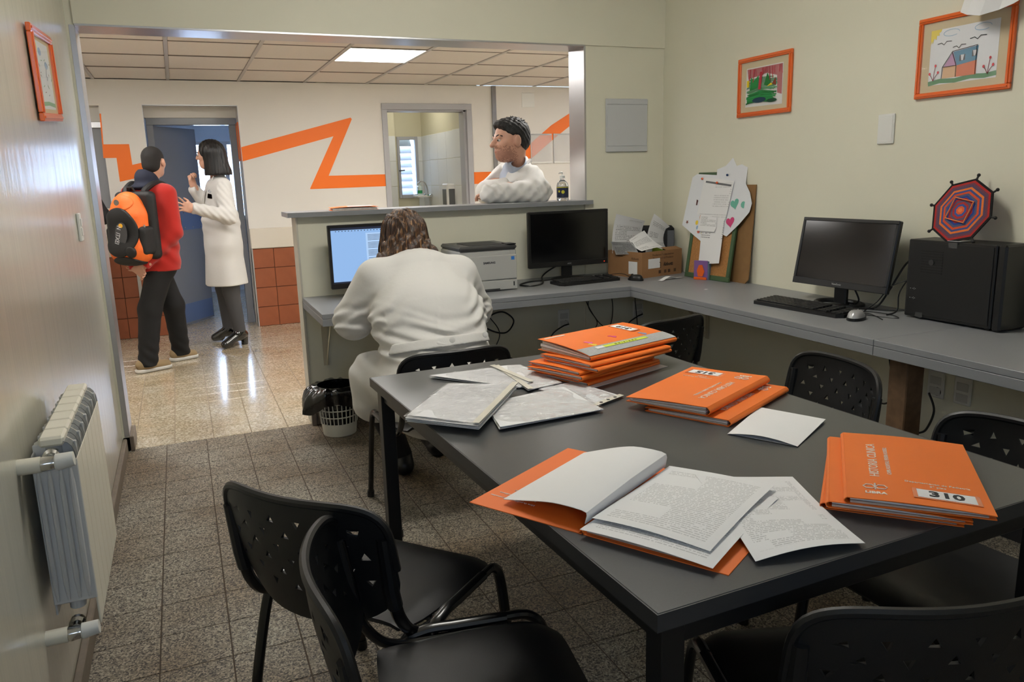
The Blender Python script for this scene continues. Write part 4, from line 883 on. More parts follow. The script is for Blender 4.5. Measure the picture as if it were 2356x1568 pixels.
for z, s2 in ((.812, 1), (.372, 0)):
    G().lathe([(0, 0), (.024, 0), (.024, .012), (.018, .02), (.018, .04), (0, .04)], 14, frame((.075, -.002, z), (1, 0, 0), (0, 0, 1))).obj('union_nut', M_CHROME, t, smooth=True)
    G().tube([(.0, -.05, z), (.055, -.05, z)], [.019, .019], 14).obj('wall_pipe', M_RD, t, smooth=True)
    G().tube([(.05, -.05, z), (.062, -.05, z), (.09, -.05, z)], [.016, .019, .016], 14).obj('valve_body', M_CHROME, t, smooth=True)
    G().tube([(.088, -.05, z), (.092, -.05, z), (.135, -.05, z + .004)], [.016, .02, .017], 14).obj('valve_knob', M_WHITE, t, smooth=True)
G().box(0, .022, .1, .13, .76, .78).box(0, .022, .45, .48, .76, .78).obj('wall_bracket', M_RD, t)
# waste bin
t = thing('waste_bin', 'white lattice waste bin lined with a black bag beside the half wall', 'bin', (-2.29, -.215, 0))
M_BN = mat('white_bin_plastic', (206, 204, 192), .45); M_BAG = mat('black_bag_plastic', (8, 8, 9), .16, coat=.6, bump=.6, bscale=22)
rad = lambda z: .092 + .10 * z
G().lathe([(0, 0), (rad(0) - .006, 0), (rad(0), .006), (rad(.075), .075), (rad(.075) - .003, .075), (rad(0) - .005, .01), (0, .008)], 36).obj('lower_wall', M_BN, t, smooth=True)
g = G()
for k in range(28):
    a = 2 * math.pi * k / 28; g.tube([(rad(z) * math.cos(a), rad(z) * math.sin(a), z) for z in (.07, .27)], .0032, 6)
g.obj('vertical_ribs', M_BN, t)['kind'] = 'stuff'
for z in (.115, .155, .195, .235, .272): G().tube([(rad(z) * math.cos(a), rad(z) * math.sin(a), z) for a in [2 * math.pi * k / 36 for k in range(36)]], .0034 if z < .27 else .006, 6, closed=True).obj('ring', M_BN, t, smooth=True)
def bag(u, v):
    a = 2 * math.pi * u
    wob = .006 * math.sin(5 * a) + .005 * math.sin(11 * a + 1) + .004 * math.sin(17 * a)
    if v < .62: q = v / .62; r = (rad(q * .275) - .006) * (.95 if q > .02 else .5); z = .012 + q * .28
    else: q = (v - .62) / .38; r = rad(.28) + .004 + .022 * math.sin(q * math.pi) + wob * q * 2.2 + .012 * q; z = .292 + .02 * math.sin(q * math.pi) - .11 * q + .02 * math.sin(3 * a + .6) * q + wob
    if v >= .62:
        lump = max(0, math.cos(a - R(195))) ** 8 * ((v - .62) / .38); r += .075 * lump; z -= .01 * lump
    return (r * math.cos(a), r * math.sin(a), z)
G().grid(bag, 72, 26).obj('bag', M_BAG, t, smooth=True, angle=60)
# ================================================================== folders and papers on the table
M_FD = mat('orange_card', (240, 120, 38), .5, bump=.04, bscale=300, var=.05, vscale=6)
M_FD2 = mat('orange_card_inside', (238, 116, 40), .6)
M_PG = mat('page_edges', (196, 188, 178), .8, var=.2, vscale=60)
def folder(label, loc, rz, w, h, ts, tf, num=None, title=True, band=False, group='orange patient folders', flop=.0, rx=0, ry=0):
    """spine on local x=0 running along y; ts thickness at spine, tf at free edge"""
    t = thing('folder', label, 'folder', loc, rz, group); t.rotation_euler = (rx, ry, rz)
    c = .0016
    G().box(0, w, 0, h, 0, c).obj('back_cover', M_FD, t)
    def top(u, v, dz=0): 
        return (u * w, v * h, ts + (tf - ts) * u ** .7 + .004 * math.sin(u * math.pi) + flop * max(0, u - .6) * (1 - v) * .08 + dz)
    fc = G().grid(top, 10, 6).obj('front_cover', M_FD, t, smooth=True, solid=c)
    G().grid(lambda u, v: (-.5 * ts * math.sin(u * math.pi) * .8, v * h, c / 2 + (ts - c / 2) * u), 8, 1).obj('spine', M_FD, t, smooth=True, solid=c)
    n = max(2, int(ts / .005))
    for k in range(n):
        z0 = c + (k / n); dx = .006 * math.sin(k * 2.3); q0, q1 = k / n, (k + .8) / n
        g = G().add([(.006, .005 + abs(dx), c + (ts - 2 * c) * q0), (w - .012 + dx, .005 + abs(dx), c + max(.001, tf - 2 * c) * q0), (w - .012 + dx, h - .006, c + max(.001, tf - 2 * c) * q0), (.006, h - .006, c + (ts - 2 * c) * q0),
                     (.006, .005 + abs(dx), c + (ts - 2 * c) * q1), (w - .012 + dx, .005 + abs(dx), c + max(.001, tf - 2 * c) * q1), (w - .012 + dx, h - .006, c + max(.001, tf - 2 * c) * q1), (.006, h - .006, c + (ts - 2 * c) * q1)],
                    [(3, 2, 1, 0), (4, 5, 6, 7), (0, 1, 5, 4), (1, 2, 6, 5), (2, 3, 7, 6), (3, 0, 4, 7)])
        g.obj('paper_bundle', [M_PG, M_PAPER][k % 2], t)
    def on(px, py, ang, dz=.0012):
        z = top(px / w, py / h)[2]; e = (top(min(1, px / w + .05), py / h)[2] - top(px / w - .05, py / h)[2]) / (.1 * w)
        nx = Vector((1, 0, e)).normalized(); a = R(ang); ny = Vector((0, 1, 0))
        return frame((px, py, z + dz), nx * math.cos(a) + ny * math.sin(a), ny * math.cos(a) - nx * math.sin(a))
    if title:
        text('HISTORIA CLINICA', .026, M_WPRINT, fc, on(.055, .225, 90), sx=.92, name='title')
        text('CHPR-HOSPITAL PEREIRA ROSSELL', .0115, M_WPRINT, fc, on(.083, .225, 90), sx=.95, name='subtitle')
        text('LIBRA', .015, M_WPRINT, fc, on(.052, .035, 0), name='logo_text', off=.0006)
        lm = on(.052, .065, 0)
        g = G()
        for cx in (-.011, .011):
            for k in range(6):
                a, b = math.pi / 3 * k, math.pi / 3 * (k + 1); p = lm @ Vector((cx + .011 * math.cos(a), .011 * math.sin(a), .0006)); q = lm @ Vector((cx + .011 * math.cos(b), .011 * math.sin(b), .0006)); g.tube([p, q], .0011, 4)
        for dy in (-.012, -.004, .006, .014): p = lm @ Vector((0, dy, .0006)); g.ball(p, .0022, 6, 4)
        g.obj('logo', M_WPRINT, fc)
        text('Departamento de Pediatría', .0105, M_WPRINT, fc, on(.165, .112, 0), name='department')
        text('3° piso', .0105, M_WPRINT, fc, on(.165, .097, 0), name='department')
    if band:
        bm_ = mat('silver_dotted_tape', (168, 170, 170), .35, bump=.5, bscale=220)
        G().grid(lambda u, v: (-.002 + u * .062, v * h, top(max(0, u * .062 / w), v)[2] + .0014), 3, 2).obj('silver_band', bm_, fc, solid=.0008)
        yl = mat('yellow_tape', (206, 222, 70), .5)
        o = G().box(-.105, .105, -.008, .008, 0, .0008, 0, on(.040, h * .5, 90, .0026)).obj('yellow_strip', yl, fc)
        G().box(.105, .14, -.008, .008, 0, .0008, 0, on(.040, h * .5, 90, .0026)).obj('white_strip', M_PAPER, fc)
        text('U  N  M  I  R  I  N  N', .012, M_INK, fc, on(.040, h * .5, 90, .0036), name='name_letters')
        for (x, y, c_) in [(.11, .20, (214, 60, 120)), (.10, .325, (226, 80, 160)), (.05 + .025, .33, (230, 200, 60)), (.08, .08, (140, 150, 190))]:
            G().prism([(.016 * (1 + .35 * math.sin(k * 2.1)) * math.cos(k * .63), .010 * (1 + .35 * math.sin(k * 2.1)) * math.sin(k * .63)) for k in range(10)], 0, .0006, on(x, y, 20, .0012)).obj('sticker', mat('sticker_%d_%d' % (c_[0], c_[2]), c_, .35), fc)
        G().box(-.045, .045, -.004, .004, 0, .0008, 0, on(w - .02, .36, 90)).obj('white_strip', M_PAPER, fc)
    if num:
        px, py = (.175, .055) if not band else (.175, .075)
        G().box(-.058, .058, -.024, .024, 0, .0006, 0, on(px, py, 0)).obj('sticker_tape', mat('orange_clear_tape', (226, 120, 66), .2, coat=.5), fc)
        G().box(-.050, .050, -.0195, .0195, 0, .0008, 0, on(px, py, 0, .0016)).obj('number_label', M_PAPER, fc)
        text(num, .036, mat('dark_number_ink', (44, 46, 48), .7), fc, on(px, py, 0, .0026), name='number', off=.0012, sx=1.15)
    return t
# stack at the right: 310
folder('bottom orange folder of the stack marked 310', (-1.895, -3.420, TZ), R(-47), .245, .40, .012, .006, title=False)
folder('middle orange folder in the stack marked 310', (-1.905, -3.445, TZ + .0135), R(-45), .245, .40, .013, .006, title=False)
folder('orange folder marked 310 on top of the right-hand stack', (-1.885, -3.470, TZ + .028), R(-44.5), .25, .40, .013, .008, num='310')
# stack in the middle: 315
folder('lower orange folder sticking out under the folder marked 315', (-1.380, -2.745, TZ), R(117), .25, .40, .018, .010)
folder('orange folder marked 315 on top of the middle stack', (-1.412, -2.695, TZ + .0205), R(117), .25, .40, .024, .012, num='315', flop=.2)
# tall stack at the back: 319
for k, (dx, dy, da, th) in enumerate([(-.008, .012, 3, .011), (-.02, -.004, -2, .010), (-.035, .01, 4, .012), (-.03, -.004, 0, .011), (.012, -.030, 2, .010), (.004, -.036, -2, .011)]):
    zb = TZ + .0016 + [0, .0125, .0243, .038, .051, .0628][k]
    folder('orange folder number %s from the bottom of the tall back stack' % ['one', 'two', 'three', 'four', 'five', 'six'][k], (-1.505 + dx, -2.275 + dy, zb), R(108 + da), .235, .385, th, th - .003, title=False, group='folders in the tall back stack')
folder('sticker-covered orange folder marked 319 with a silver band on the tall stack', (-1.452, -2.272, TZ + .0786), R(106), .25, .42, .016, .036, num='319', title=False, band=True)
us = sheet('white_sheet', bil((-1.50, -2.30, TZ + .0008), (-1.865, -2.425, TZ + .0008), (-1.935, -2.17, TZ + .0008), (-1.57, -2.05, TZ + .0008)), 2, 2, M_PAPER, None, .0008); tag(us, 'white sheet peeking out under the tall back stack of folders', 'paper')
# open folder
OF = thing('open_folder', 'open orange folder with curled pages at the near left of the table', 'folder', (-2.375, -3.31, TZ), R(31))
cvl = G().box(0, .385, 0, .27, 0, .0016).obj('left_cover', M_FD2, OF)
G().box(0, .385, -.285, -.004, 0, .0016).obj('right_cover', M_FD2, OF)
G().grid(lambda u, v: (u * .385, -.006 + .012 * v, .0016 + .006 * math.sin(v * math.pi)), 1, 6).obj('spine', M_FD, OF, solid=.0016)
for k in range(2): text(['Libro de pedidos de interconsultas', 'Sala de internación pediátrica', ][k], .008, M_WPRINT, cvl, frame((.055 + .02 * k, .2, .0022), (0, 1, 0), (-1, 0, 0)), name='small_print')
text('Pereira Rossell', .008, M_WPRINT, cvl, frame((.1, .2, .0022), (0, 1, 0), (-1, 0, 0)), name='small_print')
PR = [printed('report_print_%d' % k, 44, .3, .08, .92, .06, .92, [.25, .35, .3][k], seed=60 + k, big=1.9) for k in range(3)]
def page(name, x0, x1, y0, y1, z, m, lift=0):
    return sheet(name, lambda u, v: (x0 + (x1 - x0) * v, y1 + (y0 - y1) * (1 - u) if False else y0 + (y1 - y0) * u, z + lift * math.sin(u * math.pi) * .5 + .004 * math.sin(v * 3 + u * 2)), 10, 8, m, OF, .0006)
page('page_bundle', .004, .365, -.255, -.005, .008, M_PAPER)
page('page', -.012, .33, -.262, -.004, .012, PR[1], .006)
page('page', .03, .372, -.240, -.006, .019, PR[0], .008)
G().box(.01, .36, -.245, -.006, .0018, .007).obj('page_block', M_PG, OF)
def curl(u, v):
    # page turned over: rises from the spine and falls on the left cover
    y = .004 + .200 * v; q = .16
    z = .012 + (.036 if u > .5 else .028 + .016 * u) * math.sin(math.pi * v ** .55) * (1 - .3 * (1 - u) * v)
    x = .02 + .352 * u + .03 * v * (1 - u) - .02 * v
    return (x, y - .03 * math.sin(min(1, v * 3) * math.pi) , max(.004, z))
sheet('turned_page', curl, 10, 16, M_PAPER, OF, .0012)
# loose printed sheet and blank note
sh = sheet('printed_sheet', bil((-2.165, -3.545, TZ + .003), (-1.950, -3.577, TZ + .003), (-1.848, -3.285, TZ + .003), (-2.046, -3.210, TZ + .022), lambda u, v: .006 * math.sin(u * 3.1) * (1 - v) + .004 * math.sin(v * 4 + u * 3) + .004), 14, 14, printed('lab_report_print', 56, .34, .08, .92, .06, .93, .45, seed=71, big=4.6))
tag(sh, 'loose printed sheet lying at the near edge of the table', 'paper')
nt = sheet('blank_note', bil((-1.777, -2.975, TZ + .002), (-1.689, -3.128, TZ + .002), (-1.485, -3.010, TZ + .004), (-1.561, -2.840, TZ + .003), lambda u, v: .010 * math.sin(u * math.pi) * (1 - v) + .003 * v), 8, 8, M_PAPER)
tag(nt, 'blank folded white sheet between the folders on the table', 'paper')
G().grid(lambda u, v: bil((-1.772, -2.972, TZ + .0012), (-1.69, -3.12, TZ + .0012), (-1.49, -3.01, TZ + .0012), (-1.562, -2.845, TZ + .0012))(u, v), 1, 1).obj('lower_leaf', M_PAPER, nt, solid=.0006)
# plastic sleeves
def plastic():
    m = bpy.data.materials.new('clear_plastic_sleeve'); m.use_nodes = True; n = m.node_tree.nodes; L = m.node_tree.links
    n.remove(n['Principled BSDF']); o = n['Material Output']
    gl = n.new('ShaderNodeBsdfGlossy'); gl.inputs['Roughness'].default_value = .05; tr = n.new('ShaderNodeBsdfTransparent'); tr.inputs[0].default_value = (.97, .97, .97, 1)
    mx = n.new('ShaderNodeMixShader'); mx.inputs[0].default_value = .24
    tc = n.new('ShaderNodeTexCoord'); nz = n.new('ShaderNodeTexNoise'); nz.inputs['Scale'].default_value = 17; nz.inputs['Detail'].default_value = 5; nz.inputs['Distortion'].default_value = 2.2
    bp = n.new('ShaderNodeBump'); bp.inputs['Strength'].default_value = 1; bp.inputs['Distance'].default_value = .03
    L.new(tc.outputs['Object'], nz.inputs['Vector']); L.new(nz.outputs['Fac'], bp.inputs['Height']); L.new(bp.outputs[0], gl.inputs['Normal'])
    L.new(tr.outputs[0], mx.inputs[1]); L.new(gl.outputs[0], mx.inputs[2]); L.new(mx.outputs[0], o.inputs[0])
    return m
M_SLV = plastic(); M_STRIP = mat('punched_strip', (214, 210, 196), .3)
def sleeve(label, a, b, c, d, n=3, strip=None, pr=None, dz=.003, holes=0):
    """corners on the table plane; a->b is the short bottom, strip along one edge"""
    t = thing('document_sleeve', label, 'sleeve', group='plastic document sleeves on the table')
    cc = (Vector(a) + Vector(b) + Vector(c) + Vector(d)) / 4
    for k in range(n):
        j = Vector((.004 * math.sin(k * 3 + a[0] * 9), .004 * math.cos(k * 5), k * dz))
        q = [cc + (Vector(p) - cc) * .955 + j for p in (a, b, c, d)]
        f = bil(*q, lambda u, v, k=k: .0025 * math.sin(3 * u + k) * math.sin(2.5 * v + k) + .0015)
        sheet('paper', f, 8, 8, pr if (pr and k == n - 1) else M_PAPER, t, .0016)
    q = [Vector(p) + Vector((0, 0, n * dz)) for p in (a, b, c, d)]
    rd_ = random.Random(int(a[0] * 1000)); ph = rd_.random() * 6
    sheet('clear_sleeve', bil(*q, lambda u, v: .0024 + .0022 * math.sin(9 * u + ph + 4 * v) * math.sin(7 * v + 2 * ph) - .004 * (max(abs(u - .5), abs(v - .5)) * 2) ** 8), 18, 18, M_SLV, t, 0)
    if strip is not None:
        e0, e1 = [(q[0], q[1]), (q[1], q[2]), (q[2], q[3]), (q[3], q[0])][strip]; inw = (cc - (e0 + e1) / 2).normalized() * .02; inw.z = 0; up1 = Vector((0, 0, .004))
        s_ = sheet('punched_edge', bil(e0 + up1, e1 + up1, e1 + inw + up1, e0 + inw + up1), 6, 1, M_STRIP, t, .0006)
        if holes:
            for k in range(holes):
                p = e0 + (e1 - e0) * (.25 + .5 * k / max(1, holes - 1)) + inw * .5 + up1; G().lathe([(0, 0), (.0055, 0), (.0055, .0008), (0, .0008)], 10, Matrix.Translation(p)).obj('punch_hole', mat('dark_hole', (40, 40, 42), .8), s_)
    return t
z0 = TZ + .002
SP = printed('sleeve_print', 30, .35, .08, .92, .5, .95, .42, seed=81, paper=(224, 224, 226))
sleeve('clear sleeve of papers at the back left of the table', (-2.290, -2.045, z0), (-2.065, -2.33, z0), (-2.01, -2.30, z0), (-2.04, -2.03, z0), 3, 2, SP)
sleeve('wrinkled clear sleeve lying over the back sleeve', (-2.045, -2.035, z0 + .001), (-1.945, -2.038, z0 + .001), (-1.925, -2.345, z0 + .001), (-2.065, -2.375, z0 + .001), 2, 3)
sleeve('sleeve with black punched holes at the right of the pile', (-2.03, -2.36, z0), (-1.886, -2.33, z0), (-1.835, -2.565, z0), (-1.96, -2.62, z0), 1, 2, SP, holes=3)
sleeve('large sleeve of blank white sheets at the front of the pile', (-2.29, -2.69, z0 + .003), (-1.955, -2.665, z0 + .003), (-1.95, -2.405, z0 + .003), (-2.24, -2.44, z0 + .003), 3)
sleeve('shiny thick sleeve of papers overhanging the left edge of the table', (-2.505, -2.53, z0 + .012), (-2.345, -2.69, z0 + .010), (-2.09, -2.36, z0 + .010), (-2.285, -2.24, z0 + .010), 5, 1, SP, .004)
# folder and bottle on the ledge
t = thing('folder', 'orange folder with papers lying on the reception ledge', 'folder', (-2.205, .03, 1.236), R(-6))
G().box(0, .27, 0, .19, 0, .0016).obj('back_cover', M_FD, t); G().box(.01, .262, -.004, .18, .0016, .012).obj('paper_bundle', M_PG, t); G().grid(lambda u, v: (.27 * u, .19 * v, .0135 + .006 * math.sin(u * 3)), 6, 2).obj('front_cover', M_FD, t, solid=.0016)
G().box(.1, .24, .02, .15, .0202, .0208).obj('loose_sheet', M_PAPER, t)
t = thing('sanitizer_bottle', 'clear pump bottle of hand sanitizer with dark label on the ledge', 'bottle', (-.695, .105, 1.236))
M_CLR = mat('clear_bottle_plastic', (236, 240, 240), .06, trans=.92, spec=.5)
G().lathe([(0, 0), (.034, 0), (.038, .006), (.038, .095), (.034, .112), (.02, .126), (.014, .132), (.014, .142), (0, .142)], 28).obj('bottle_body', M_CLR, t, smooth=True)
lb = G().lathe([(.0385, .022), (.0388, .022), (.0388, .088), (.0385, .088)], 28).obj('label', mat('navy_label', (34, 44, 70), .4), t, smooth=True)
for (a, z, r_) in [(-112, .056, .011), (-150, .06, .007)]:
    G().prism(ell(0, 0, r_, r_, 14), .0, .0008, frame((.0388 * math.cos(R(a)), .0388 * math.sin(R(a)), z), (-math.sin(R(a)), math.cos(R(a)), 0), (0, 0, 1))).obj('label_dot', mat('yellow_print', (206, 200, 50), .5), lb)
G().lathe([(.0389, .083), (.0392, .083), (.0392, .087), (.0389, .087)], 28).obj('label_border', MATS['yellow_print'], lb)
G().lathe([(0, .142), (.017, .142), (.017, .158), (.008, .160), (.005, .162), (.005, .172), (0, .172)], 18).tube([(0, 0, .174), (-.004, -.002, .178), (-.022, -.008, .177), (-.030, -.012, .171)], [.007, .008, .005, .0035], 8).obj('pump', M_WHITE, t, smooth=True)
# ================================================================== people: bodies grown from distance fields
f32 = np.float32
def A3(p): return np.array(p, dtype=f32)
def smin(a, b, k): 
    h = np.clip(.5 + .5 * (b - a) / k, 0, 1); return b * (1 - h) + a * h - k * h * (1 - h)
def cap(a, b, ra, rb=None):
    a, b = A3(a), A3(b); rb = ra if rb is None else rb; ab = b - a; l2 = float(ab @ ab) + 1e-9
    def f(p): 
        t = np.clip((p - a) @ ab / l2, 0, 1); return np.linalg.norm(p - a - t[:, None] * ab, axis=1) - (ra + (rb - ra) * t)
    return f
def ellp(c, r, M=None):
    c, r = A3(c), A3(r); M = None if M is None else A3(M)
    def f(p):
        q = p - c
        if M is not None: q = q @ M.T
        k0 = np.linalg.norm(q / r, axis=1); k1 = np.linalg.norm(q / (r * r), axis=1) + 1e-6; return k0 * (k0 - 1) / k1
    return f
def ecap(a, b, ra, rb, side):
    """elliptic cone: ra=(half width along side, half depth)"""
    a, b = A3(a), A3(b); ax = b - a; L_ = float(np.linalg.norm(ax)); ax = ax / L_; s = A3(side); s = s - ax * (s @ ax); s /= np.linalg.norm(s); d = np.cross(ax, s)
    def f(p):
        q = p - a; t = q @ ax; tc = np.clip(t / L_, 0, 1); rx = ra[0] + (rb[0] - ra[0]) * tc; ry = ra[1] + (rb[1] - ra[1]) * tc
        u = q @ s; v = q @ d; w_ = np.maximum(np.abs(t - np.clip(t, 0, L_)), 0)
        k = np.sqrt((u / rx) ** 2 + (v / ry) ** 2 + (w_ / np.minimum(rx, ry)) ** 2); return (k - 1) * np.minimum(rx, ry)
    return f
def rbox(c, hf, M, r):
    c, hf, M = A3(c), A3(hf), A3(M)
    def f(p):
        q = np.abs((p - c) @ M.T) - (hf - r); return np.linalg.norm(np.maximum(q, 0), axis=1) + np.minimum(q.max(axis=1), 0) - r
    return f
def half(c, n):
    c, n = A3(c), A3(n); n = n / np.linalg.norm(n); return lambda p: (p - c) @ n
def union(parts, k=.02):
    def f(p):
        d = None
        for q in parts:
            fn, kk = q if isinstance(q, tuple) else (q, k)
            e = fn(p); d = e if d is None else smin(d, e, kk)
        return d
    return f
def sub(a, b, k=.006): return lambda p: -smin(-a(p), b(p), k)
def inter(a, b, k=.006): return lambda p: -smin(-a(p), -b(p), k)
def grow(a, d): return lambda p: a(p) - d
def wrinkle(a, fn): return lambda p: a(p) + fn(p)
def nets(fn, lo, hi, h):
    lo = A3(lo); n = np.ceil((A3(hi) - lo) / h).astype(int) + 1; n = ((n + 3) // 4) * 4; B_ = n // 4
    c = np.stack(np.meshgrid(*[np.arange(k) for k in B_], indexing='ij'), -1).reshape(-1, 3)
    dc = fn((lo + (c * 4 + 1.5) * h).astype(f32)); act = np.abs(dc) < h * 4 * 1.35
    val = np.repeat(np.repeat(np.repeat(np.where(dc > 0, 1, -1).astype(f32).reshape(B_), 4, 0), 4, 1), 4, 2)
    off = np.stack(np.meshgrid(*[np.arange(4)] * 3, indexing='ij'), -1).reshape(-1, 3)
    pi = (c[act][:, None, :] * 4 + off[None]).reshape(-1, 3)
    val[pi[:, 0], pi[:, 1], pi[:, 2]] = fn((lo + pi * h).astype(f32))
    s = val < 0
    corners = [(i, j, k) for i in (0, 1) for j in (0, 1) for k in (0, 1)]
    sl = lambda o: tuple(slice(o[a], s.shape[a] - 1 + o[a]) for a in range(3))
    cnt = sum(s[sl(o)].astype(np.int8) for o in corners); ci = np.argwhere((cnt > 0) & (cnt < 8))
    v8 = np.stack([val[ci[:, 0] + o[0], ci[:, 1] + o[1], ci[:, 2] + o[2]] for o in corners], 1)
    acc = np.zeros((len(ci), 3)); m = np.zeros(len(ci))
    for a in range(8):
        for b in range(a + 1, 8):
            d = [corners[b][t] - corners[a][t] for t in range(3)]
            if sum(map(abs, d)) != 1: continue
            va, vb = v8[:, a], v8[:, b]; x = (va < 0) != (vb < 0); t = np.where(x, va / np.where(va == vb, 1, va - vb), 0)
            acc += np.where(x[:, None], np.array(corners[a]) + t[:, None] * np.array(d), 0); m += x
    verts = lo + (ci + acc / m[:, None]) * h
    idx = -np.ones(np.array(s.shape) - 1, dtype=np.int64); idx[ci[:, 0], ci[:, 1], ci[:, 2]] = np.arange(len(ci)); F = []
    for ax in range(3):
        o = [0, 0, 0]; o[ax] = 1
        s0 = s[tuple(slice(0, s.shape[a] - o[a]) for a in range(3))]; s1 = s[tuple(slice(o[a], None) for a in range(3))]
        e = np.argwhere(s0 != s1); u, w_ = (ax + 1) % 3, (ax + 2) % 3
        ok = (e[:, u] > 0) & (e[:, w_] > 0) & (e[:, u] < s.shape[u] - 1) & (e[:, w_] < s.shape[w_] - 1); e = e[ok]
        q = []
        for du, dw in ((-1, -1), (0, -1), (0, 0), (-1, 0)): t = e.copy(); t[:, u] += du; t[:, w_] += dw; q.append(idx[t[:, 0], t[:, 1], t[:, 2]])
        q = np.stack(q, 1); fl = s0[e[:, 0], e[:, 1], e[:, 2]]; q = np.where(fl[:, None], q, q[:, ::-1]); F.append(q[(q >= 0).all(1)])
    return verts, np.concatenate(F)
def sdf_obj(name, fn, lo, hi, h, m, root, matfn=None, smooth_it=1):
    v, f = nets(fn, lo, hi, h)
    for _ in range(smooth_it):      # light relaxing
        e = np.concatenate([f[:, [0, 1]], f[:, [1, 2]], f[:, [2, 3]], f[:, [3, 0]]]); a = np.zeros_like(v); c = np.zeros(len(v))
        np.add.at(a, e[:, 0], v[e[:, 1]]); np.add.at(a, e[:, 1], v[e[:, 0]]); np.add.at(c, e[:, 0], 1); np.add.at(c, e[:, 1], 1)
        v = v * .5 + .5 * a / np.maximum(c, 1)[:, None]
    v = v - np.array(root.location) if root else v
    me = bpy.data.meshes.new(name); me.vertices.add(len(v)); me.vertices.foreach_set('co', v.astype(f32).ravel())
    me.loops.add(len(f) * 4); me.loops.foreach_set('vertex_index', f.astype(np.int32).ravel()); me.polygons.add(len(f))
    me.polygons.foreach_set('loop_start', np.arange(0, len(f) * 4, 4, dtype=np.int32)); me.polygons.foreach_set('loop_total', np.full(len(f), 4, dtype=np.int32))
    for q in (m if isinstance(m, (list, tuple)) else [m]): me.materials.append(q)
    me.polygons.foreach_set('use_smooth', np.ones(len(f), dtype=bool))
    if matfn: me.polygons.foreach_set('material_index', matfn(v[f].mean(1) + (np.array(root.location) if root else 0)).astype(np.int32))
    me.update(calc_edges=True); me.validate(); return link(name, me, root)
def basis(fwd, up=(0, 0, 1)):
    f = Vector(fwd).normalized(); u = Vector(up); u = (u - f * u.dot(f)).normalized(); r = f.cross(u); return r, f, u
def head_parts(c, fwd, up=(0, 0, 1), s=1.0, jaw=1.0, nose=.112, ear=.083):
    r, f, u = basis(fwd, up); M = [list(r), list(f), list(u)]; c = Vector(c)
    P = lambda x, y, z: tuple(c + (r * x + f * y + u * z) * s)
    E = lambda x, y, z, a, b, d: ellp(P(x, y, z), (a * s, b * s, d * s), M)
    parts = [(E(0, -.012, .035, .074, .094, .082), .01), (E(0, .03, -.03, .057 * jaw, .058, .085), .03), (E(0, .055, -.082, .034 * jaw, .032, .028), .025), (E(0, -.02, -.03, .066, .07, .06), .03),
             (cap(P(-.034, .076, .024), P(.034, .076, .024), .012 * s), .014), (cap(P(0, .086, .016), P(0, nose, -.020), .009 * s, .0135 * s), .012), (cap(P(-.012, .092, -.022), P(.012, .092, -.022), .0085 * s), .008),
             (cap(P(-.018, .082, -.052), P(.018, .082, -.052), .0075 * s), .008), (cap(P(-.015, .081, -.063), P(.015, .081, -.063), .0085 * s), .008), (cap(P(-.05, .05, -.012), P(-.035, .07, -.02), .016 * s), .02), (cap(P(.05, .05, -.012), P(.035, .07, -.02), .016 * s), .02),
             (E(-ear, -.010, -.002, .013, .022, .034), .004), (E(ear, -.010, -.002, .013, .022, .034), .004)]
    return parts, P, E, M
def hand_parts(wrist, d, nrm, thumb_side, L_=.185, curl=(10, 20, 15), spread=8, thumb=35, tc=20):
    """palm along d, palm faces nrm, thumb leaves on thumb_side*(d x nrm)"""
    w_ = Vector(wrist); d = Vector(d).normalized(); n = Vector(nrm); n = (n - d * n.dot(d)).normalized(); s = d.cross(n) * thumb_side; k = L_ / .185; parts = []
    M = [list(s), list(d), list(n)]
    parts.append((rbox(tuple(w_ + d * .05 * k), (.041 * k, .052 * k, .014 * k), M, .012 * k), .012)); parts.append((cap(tuple(w_ - d * .03), tuple(w_ + d * .02), .026 * k, .027 * k), .02))
    for i, (off, ln) in enumerate([(.030, .072), (.010, .080), (-.010, .075), (-.029, .060)]):
        a = R(spread) * (1.5 - i) / 1.5; dr = (d * math.cos(a) + s * math.sin(a)).normalized(); p = w_ + d * .092 * k + s * off * k; ang = 0; q0 = p - dr * .015
        for j, (fr_, rr) in enumerate([(.46, .0092), (.30, .0083), (.24, .0074)]):
            ang += R(curl[j]); v = dr * math.cos(ang) + n * math.sin(ang); q = p + v * ln * fr_ * k; parts.append((cap(tuple(q0 if j == 0 else p), tuple(q), rr * k, rr * .92 * k), .004)); p = q
    p = w_ + d * .025 * k + s * .028 * k; a = R(thumb); v = (d * math.cos(a) + s * math.sin(a) + n * .25).normalized(); q = p + v * .042 * k; parts.append((cap(tuple(p), tuple(q), .014 * k, .0105 * k), .012))
    v2 = (d * math.cos(a - R(tc)) + s * math.sin(a - R(tc)) + n * .35).normalized(); parts.append((cap(tuple(q), tuple(q + v2 * .034 * k), .010 * k, .0085 * k), .005))
    return parts
M_SKIN = mat('tan_skin', (200, 150, 126), .45, var=.08, vscale=25); M_SKIN2 = mat('light_skin', (216, 166, 142), .45, var=.06, vscale=25)
M_STUB = mat('stubbled_skin', (168, 120, 100), .6, var=.15, vscale=60)
M_BHAIR = mat('black_hair', (16, 13, 12), .6, bump=.5, bscale=120); M_SHORT = mat('very_short_dark_hair', (26, 22, 20), .75, bump=.4, bscale=400)
M_COAT = mat('white_cotton_coat', (208, 206, 202), .8, bump=.06, bscale=60, sheen=.1); M_TRS = mat('black_trousers', (15, 15, 17), .8); M_GTR = mat('grey_trousers', (72, 72, 74), .85, bump=.1, bscale=300)
